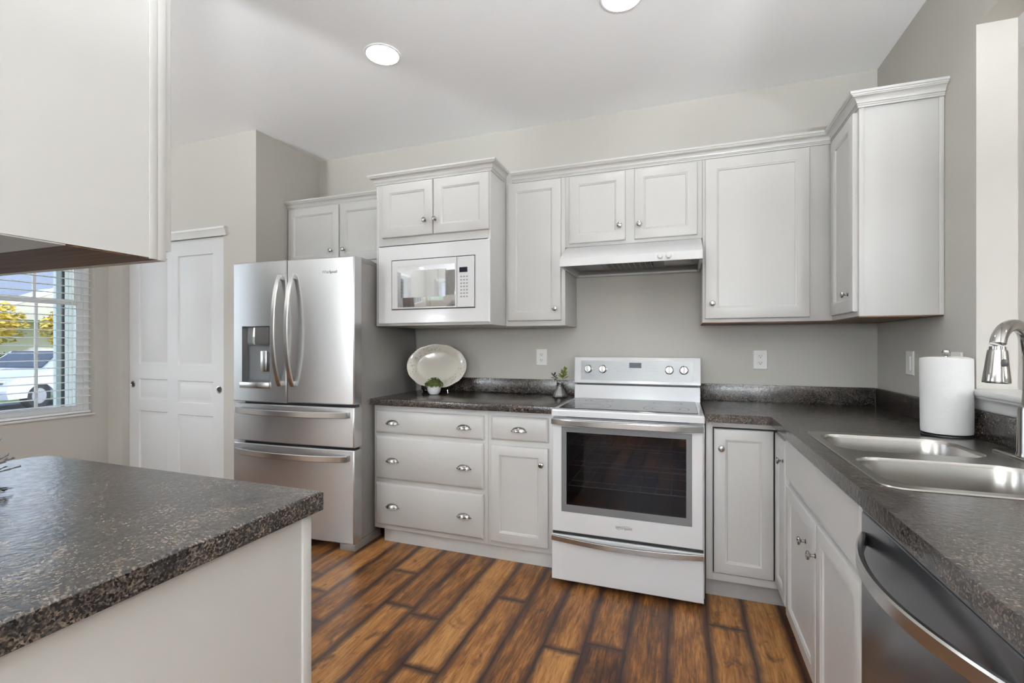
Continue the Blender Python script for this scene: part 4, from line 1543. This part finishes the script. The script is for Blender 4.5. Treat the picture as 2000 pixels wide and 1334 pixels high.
# ------------------------------------------------------------------ outside the left window
GZ = -.38
o = struct('ground_lawn', G().box(-60, XL - .16, -30, 45, GZ - .2, GZ), M_grass)
struct('street', G().box(-17.6, -13.6, -30, 45, GZ, GZ + .02), M_road)
struct('sidewalk', G().box(-13.6, -12.4, -30, 45, GZ, GZ + .05), M_walk)
struct('ground_rear', G().box(XL - .16, 14, -40, YF - .16, GZ - .2, GZ), M_walk)

pz0 = GZ + .002
solo('porch_post', 'square white porch post outside the window', 'post', G().box(-7.405, -7.34, 3.585, 3.645, pz0, 3.1, .006), M_siding, (-7.37, 3.615, pz0))
solo('downspout', 'thin dark downspout beside the white porch post', 'downspout', G().box(-7.300, -7.270, 3.610, 3.6395, pz0, 3.1, .005), M_black, (-7.285, 3.625, pz0))
g = G().box(-5.72, -5.56, 2.862, 6.0, pz0, 3.1)
for i in range(22):
    z = pz0 + .16 * i
    g.prism([(-5.56 - .0, z), (-5.545, z), (-5.56, z + .155)], 2.862, 6.0, 'y')
struct('wall_porch', g, M_siding)
struct('ceiling_porch', G().box(-7.6, XL - .16, -3.0, 6.0, 3.1005, 3.25), M_siding)

# parked car, nose towards -Y
CXc, CYn = -15.6, 6.05
t = thing('parked_car', 'white car parked on the street outside the window', 'car', (CXc, CYn + 2.2, GZ + .02))
zc = GZ + .02
side = [(0.02, .38), (0.0, .55), (.05, .72), (.25, .84), (1.05, .98), (1.72, 1.44), (2.35, 1.55), (3.2, 1.52), (3.95, 1.10), (4.35, 1.02), (4.42, .70), (4.38, .36)]
def arch(cx, r_):
    return [(cx + r_ * math.cos(R(a)), .30 + r_ * math.sin(R(a))) for a in range(0, 181, 15)]
low = [(4.38, .30)] + arch(3.50, .36) + arch(.86, .36) + [(0.05, .30)]
poly = side + low
g = G()
prev = None
for xo, kz in ((-.86, .0), (-.82, .0), (.82, .0), (.86, .0)):
    pass
lp = []
for xo, ins in ((-.88, .05), (-.80, 0), (.80, 0), (.88, .05)):
    lp.append([(CXc + xo * (1 - .14 * max(0, z - .95) / .6), CYn + y + (ins if y < 2 else -ins) * .6, zc + z - ins * .5 * (1 if z > .5 else 0)) for y, z in poly])
g.loops(lp)
obj('body', g, M_car, t)
gl = [(1.22, 1.0), (1.80, 1.42), (2.38, 1.49), (2.42, 1.0)]
for pts_ in (gl, [(2.52, 1.0), (2.50, 1.49), (3.16, 1.46), (3.72, 1.05)]):
    g = G()
    for sx in (-1, 1):
        g.loops([[(CXc + sx * (.905 - .125 * max(0, z - .95) / .6) , CYn + y, zc + z) for y, z in pts_], [(CXc + sx * (.870 - .125 * max(0, z - .95) / .6), CYn + y, zc + z) for y, z in pts_]])
    obj('side_window', g, M_carglass, t)
g = G()
g.loops([[(CXc - .70, CYn + 1.10, zc + 1.035), (CXc + .70, CYn + 1.10, zc + 1.035), (CXc + .60, CYn + 1.70, zc + 1.445), (CXc - .60, CYn + 1.70, zc + 1.445)], [(CXc - .70, CYn + 1.09, zc + 1.05), (CXc + .70, CYn + 1.09, zc + 1.05), (CXc + .60, CYn + 1.69, zc + 1.46), (CXc - .60, CYn + 1.69, zc + 1.46)]])
obj('windshield', g, M_carglass, t)
for wy in (.86, 3.50):
    for sx in (-.76, .76):
        w_ = obj('wheel', G().lathe([(.20, -.10), (.31, -.10), (.325, -.07), (.325, .07), (.31, .10), (.20, .10)], (CXc + sx, CYn + wy, zc + .325), (1, 0, 0), 28), M_tyre, t)
        g = G().lathe([(.195, -.103), (.195, .103)], (CXc + sx, CYn + wy, zc + .325), (1, 0, 0), 20)
        obj('hubcap', g, M_ctrl, w_)
obj('headlight', G().box(CXc + .50, CXc + .80, CYn + .01, CYn + .2, zc + .66, zc + .78, .03), M_chrome, t)
t.rotation_euler = (0, 0, R(22))
t.location = (-16.7, 8.1, GZ + .02)


def crown(name, label, cat, c, rx, ry, rz, n, size, mat, trunk=True, seed=1, group=None):
    t = thing(name, label, cat, (c[0], c[1], GZ), group=group)
    rnd = random.Random(seed)
    g = G()
    bmesh.ops.create_icosphere(g.b, subdivisions=3, radius=1)
    for v in g.b.verts:
        k = .86 + .16 * mnoise.noise(v.co * 2.5 + Vector((seed, 0, 0)))
        v.co = Vector((c[0] + rx * v.co.x * k, c[1] + ry * v.co.y * k, c[2] + rz * v.co.z * k))
    for i in range(n):
        d_ = Vector((rnd.gauss(0, 1), rnd.gauss(0, 1), rnd.gauss(0, 1))).normalized()
        k = .84 + .30 * rnd.random()
        p = Vector((c[0] + rx * d_.x * k, c[1] + ry * d_.y * k, c[2] + rz * d_.z * k))
        q = Matrix.Rotation(rnd.uniform(0, 6.3), 3, 'Z') @ Matrix.Rotation(rnd.uniform(-1.2, 1.2), 3, 'X')
        s = size * rnd.uniform(.6, 1.3)
        g.b.faces.new([g.b.verts.new(p + q @ (Vector(v) * s)) for v in ((-.5, 0, 0), (0, .3, .1), (.5, 0, 0), (0, -.3, .1))])
    obj('crown', g, mat, t)
    if trunk:
        obj('trunk', G().tube([(c[0], c[1], GZ), (c[0] + .03, c[1], (GZ + c[2]) / 2), (c[0], c[1], c[2])], [.12, .10, .06], 8), M_bark, t)


crown('autumn_tree', 'bushy golden autumn tree across the street outside the window', 'tree', (-22.4, 7.9, 2.0), 1.1, 1.9, .95, 2600, .22, M_autumn, True, 3)
crown('autumn_shrub', 'golden rounded shrub beside the car outside the window', 'shrub', (-22.2, 12.2, 1.9), 1.0, 1.6, .85, 2200, .20, M_autumn, True, 5)
crown('orange_tree', 'small orange tree behind the golden tree outside the window', 'tree', (-25.3, 8.0, 3.0), .9, 1.1, .9, 1200, .22, M_orange, True, 8)
crown('hedge', 'low dark green hedge under the golden trees outside the window', 'hedge', (-20.1, 9.6, .25), .55, 4.2, .68, 3000, .16, M_hedge, False, 9)

# neighbour's house
t = thing('house', 'cream neighbouring house with a slate roof and white eaves across the street', 'house', (-29, 12, GZ))
HX, HY0, HY1 = -27.0, 5.0, 19.0
g = G().box(-35, HX, HY0, HY1, GZ + .002, 3.2)
obj('walls', g, M_cream, t)
g = G().prism([(-26.5, 3.15), (-30.8, 5.9), (-35.5, 3.15)], HY0 - .4, HY1 + .4, 'y')
obj('roof', g, M_roof, t)
obj('eaves', G().box(-26.62, -26.42, HY0 - .4, HY1 + .4, 2.98, 3.20), M_vinyl, t)
g = G().prism([(9.6, 2.30), (12.6, 3.75), (15.6, 2.30)], -26.95, -25.2, 'x')
obj('gable', g, M_cream, t)
g = G().prism([(9.3, 2.22), (12.6, 3.85), (15.9, 2.22), (15.6, 2.22), (12.6, 3.68), (9.6, 2.22)], -25.45, -25.15, 'x')
obj('gable_trim', g, M_vinyl, t)
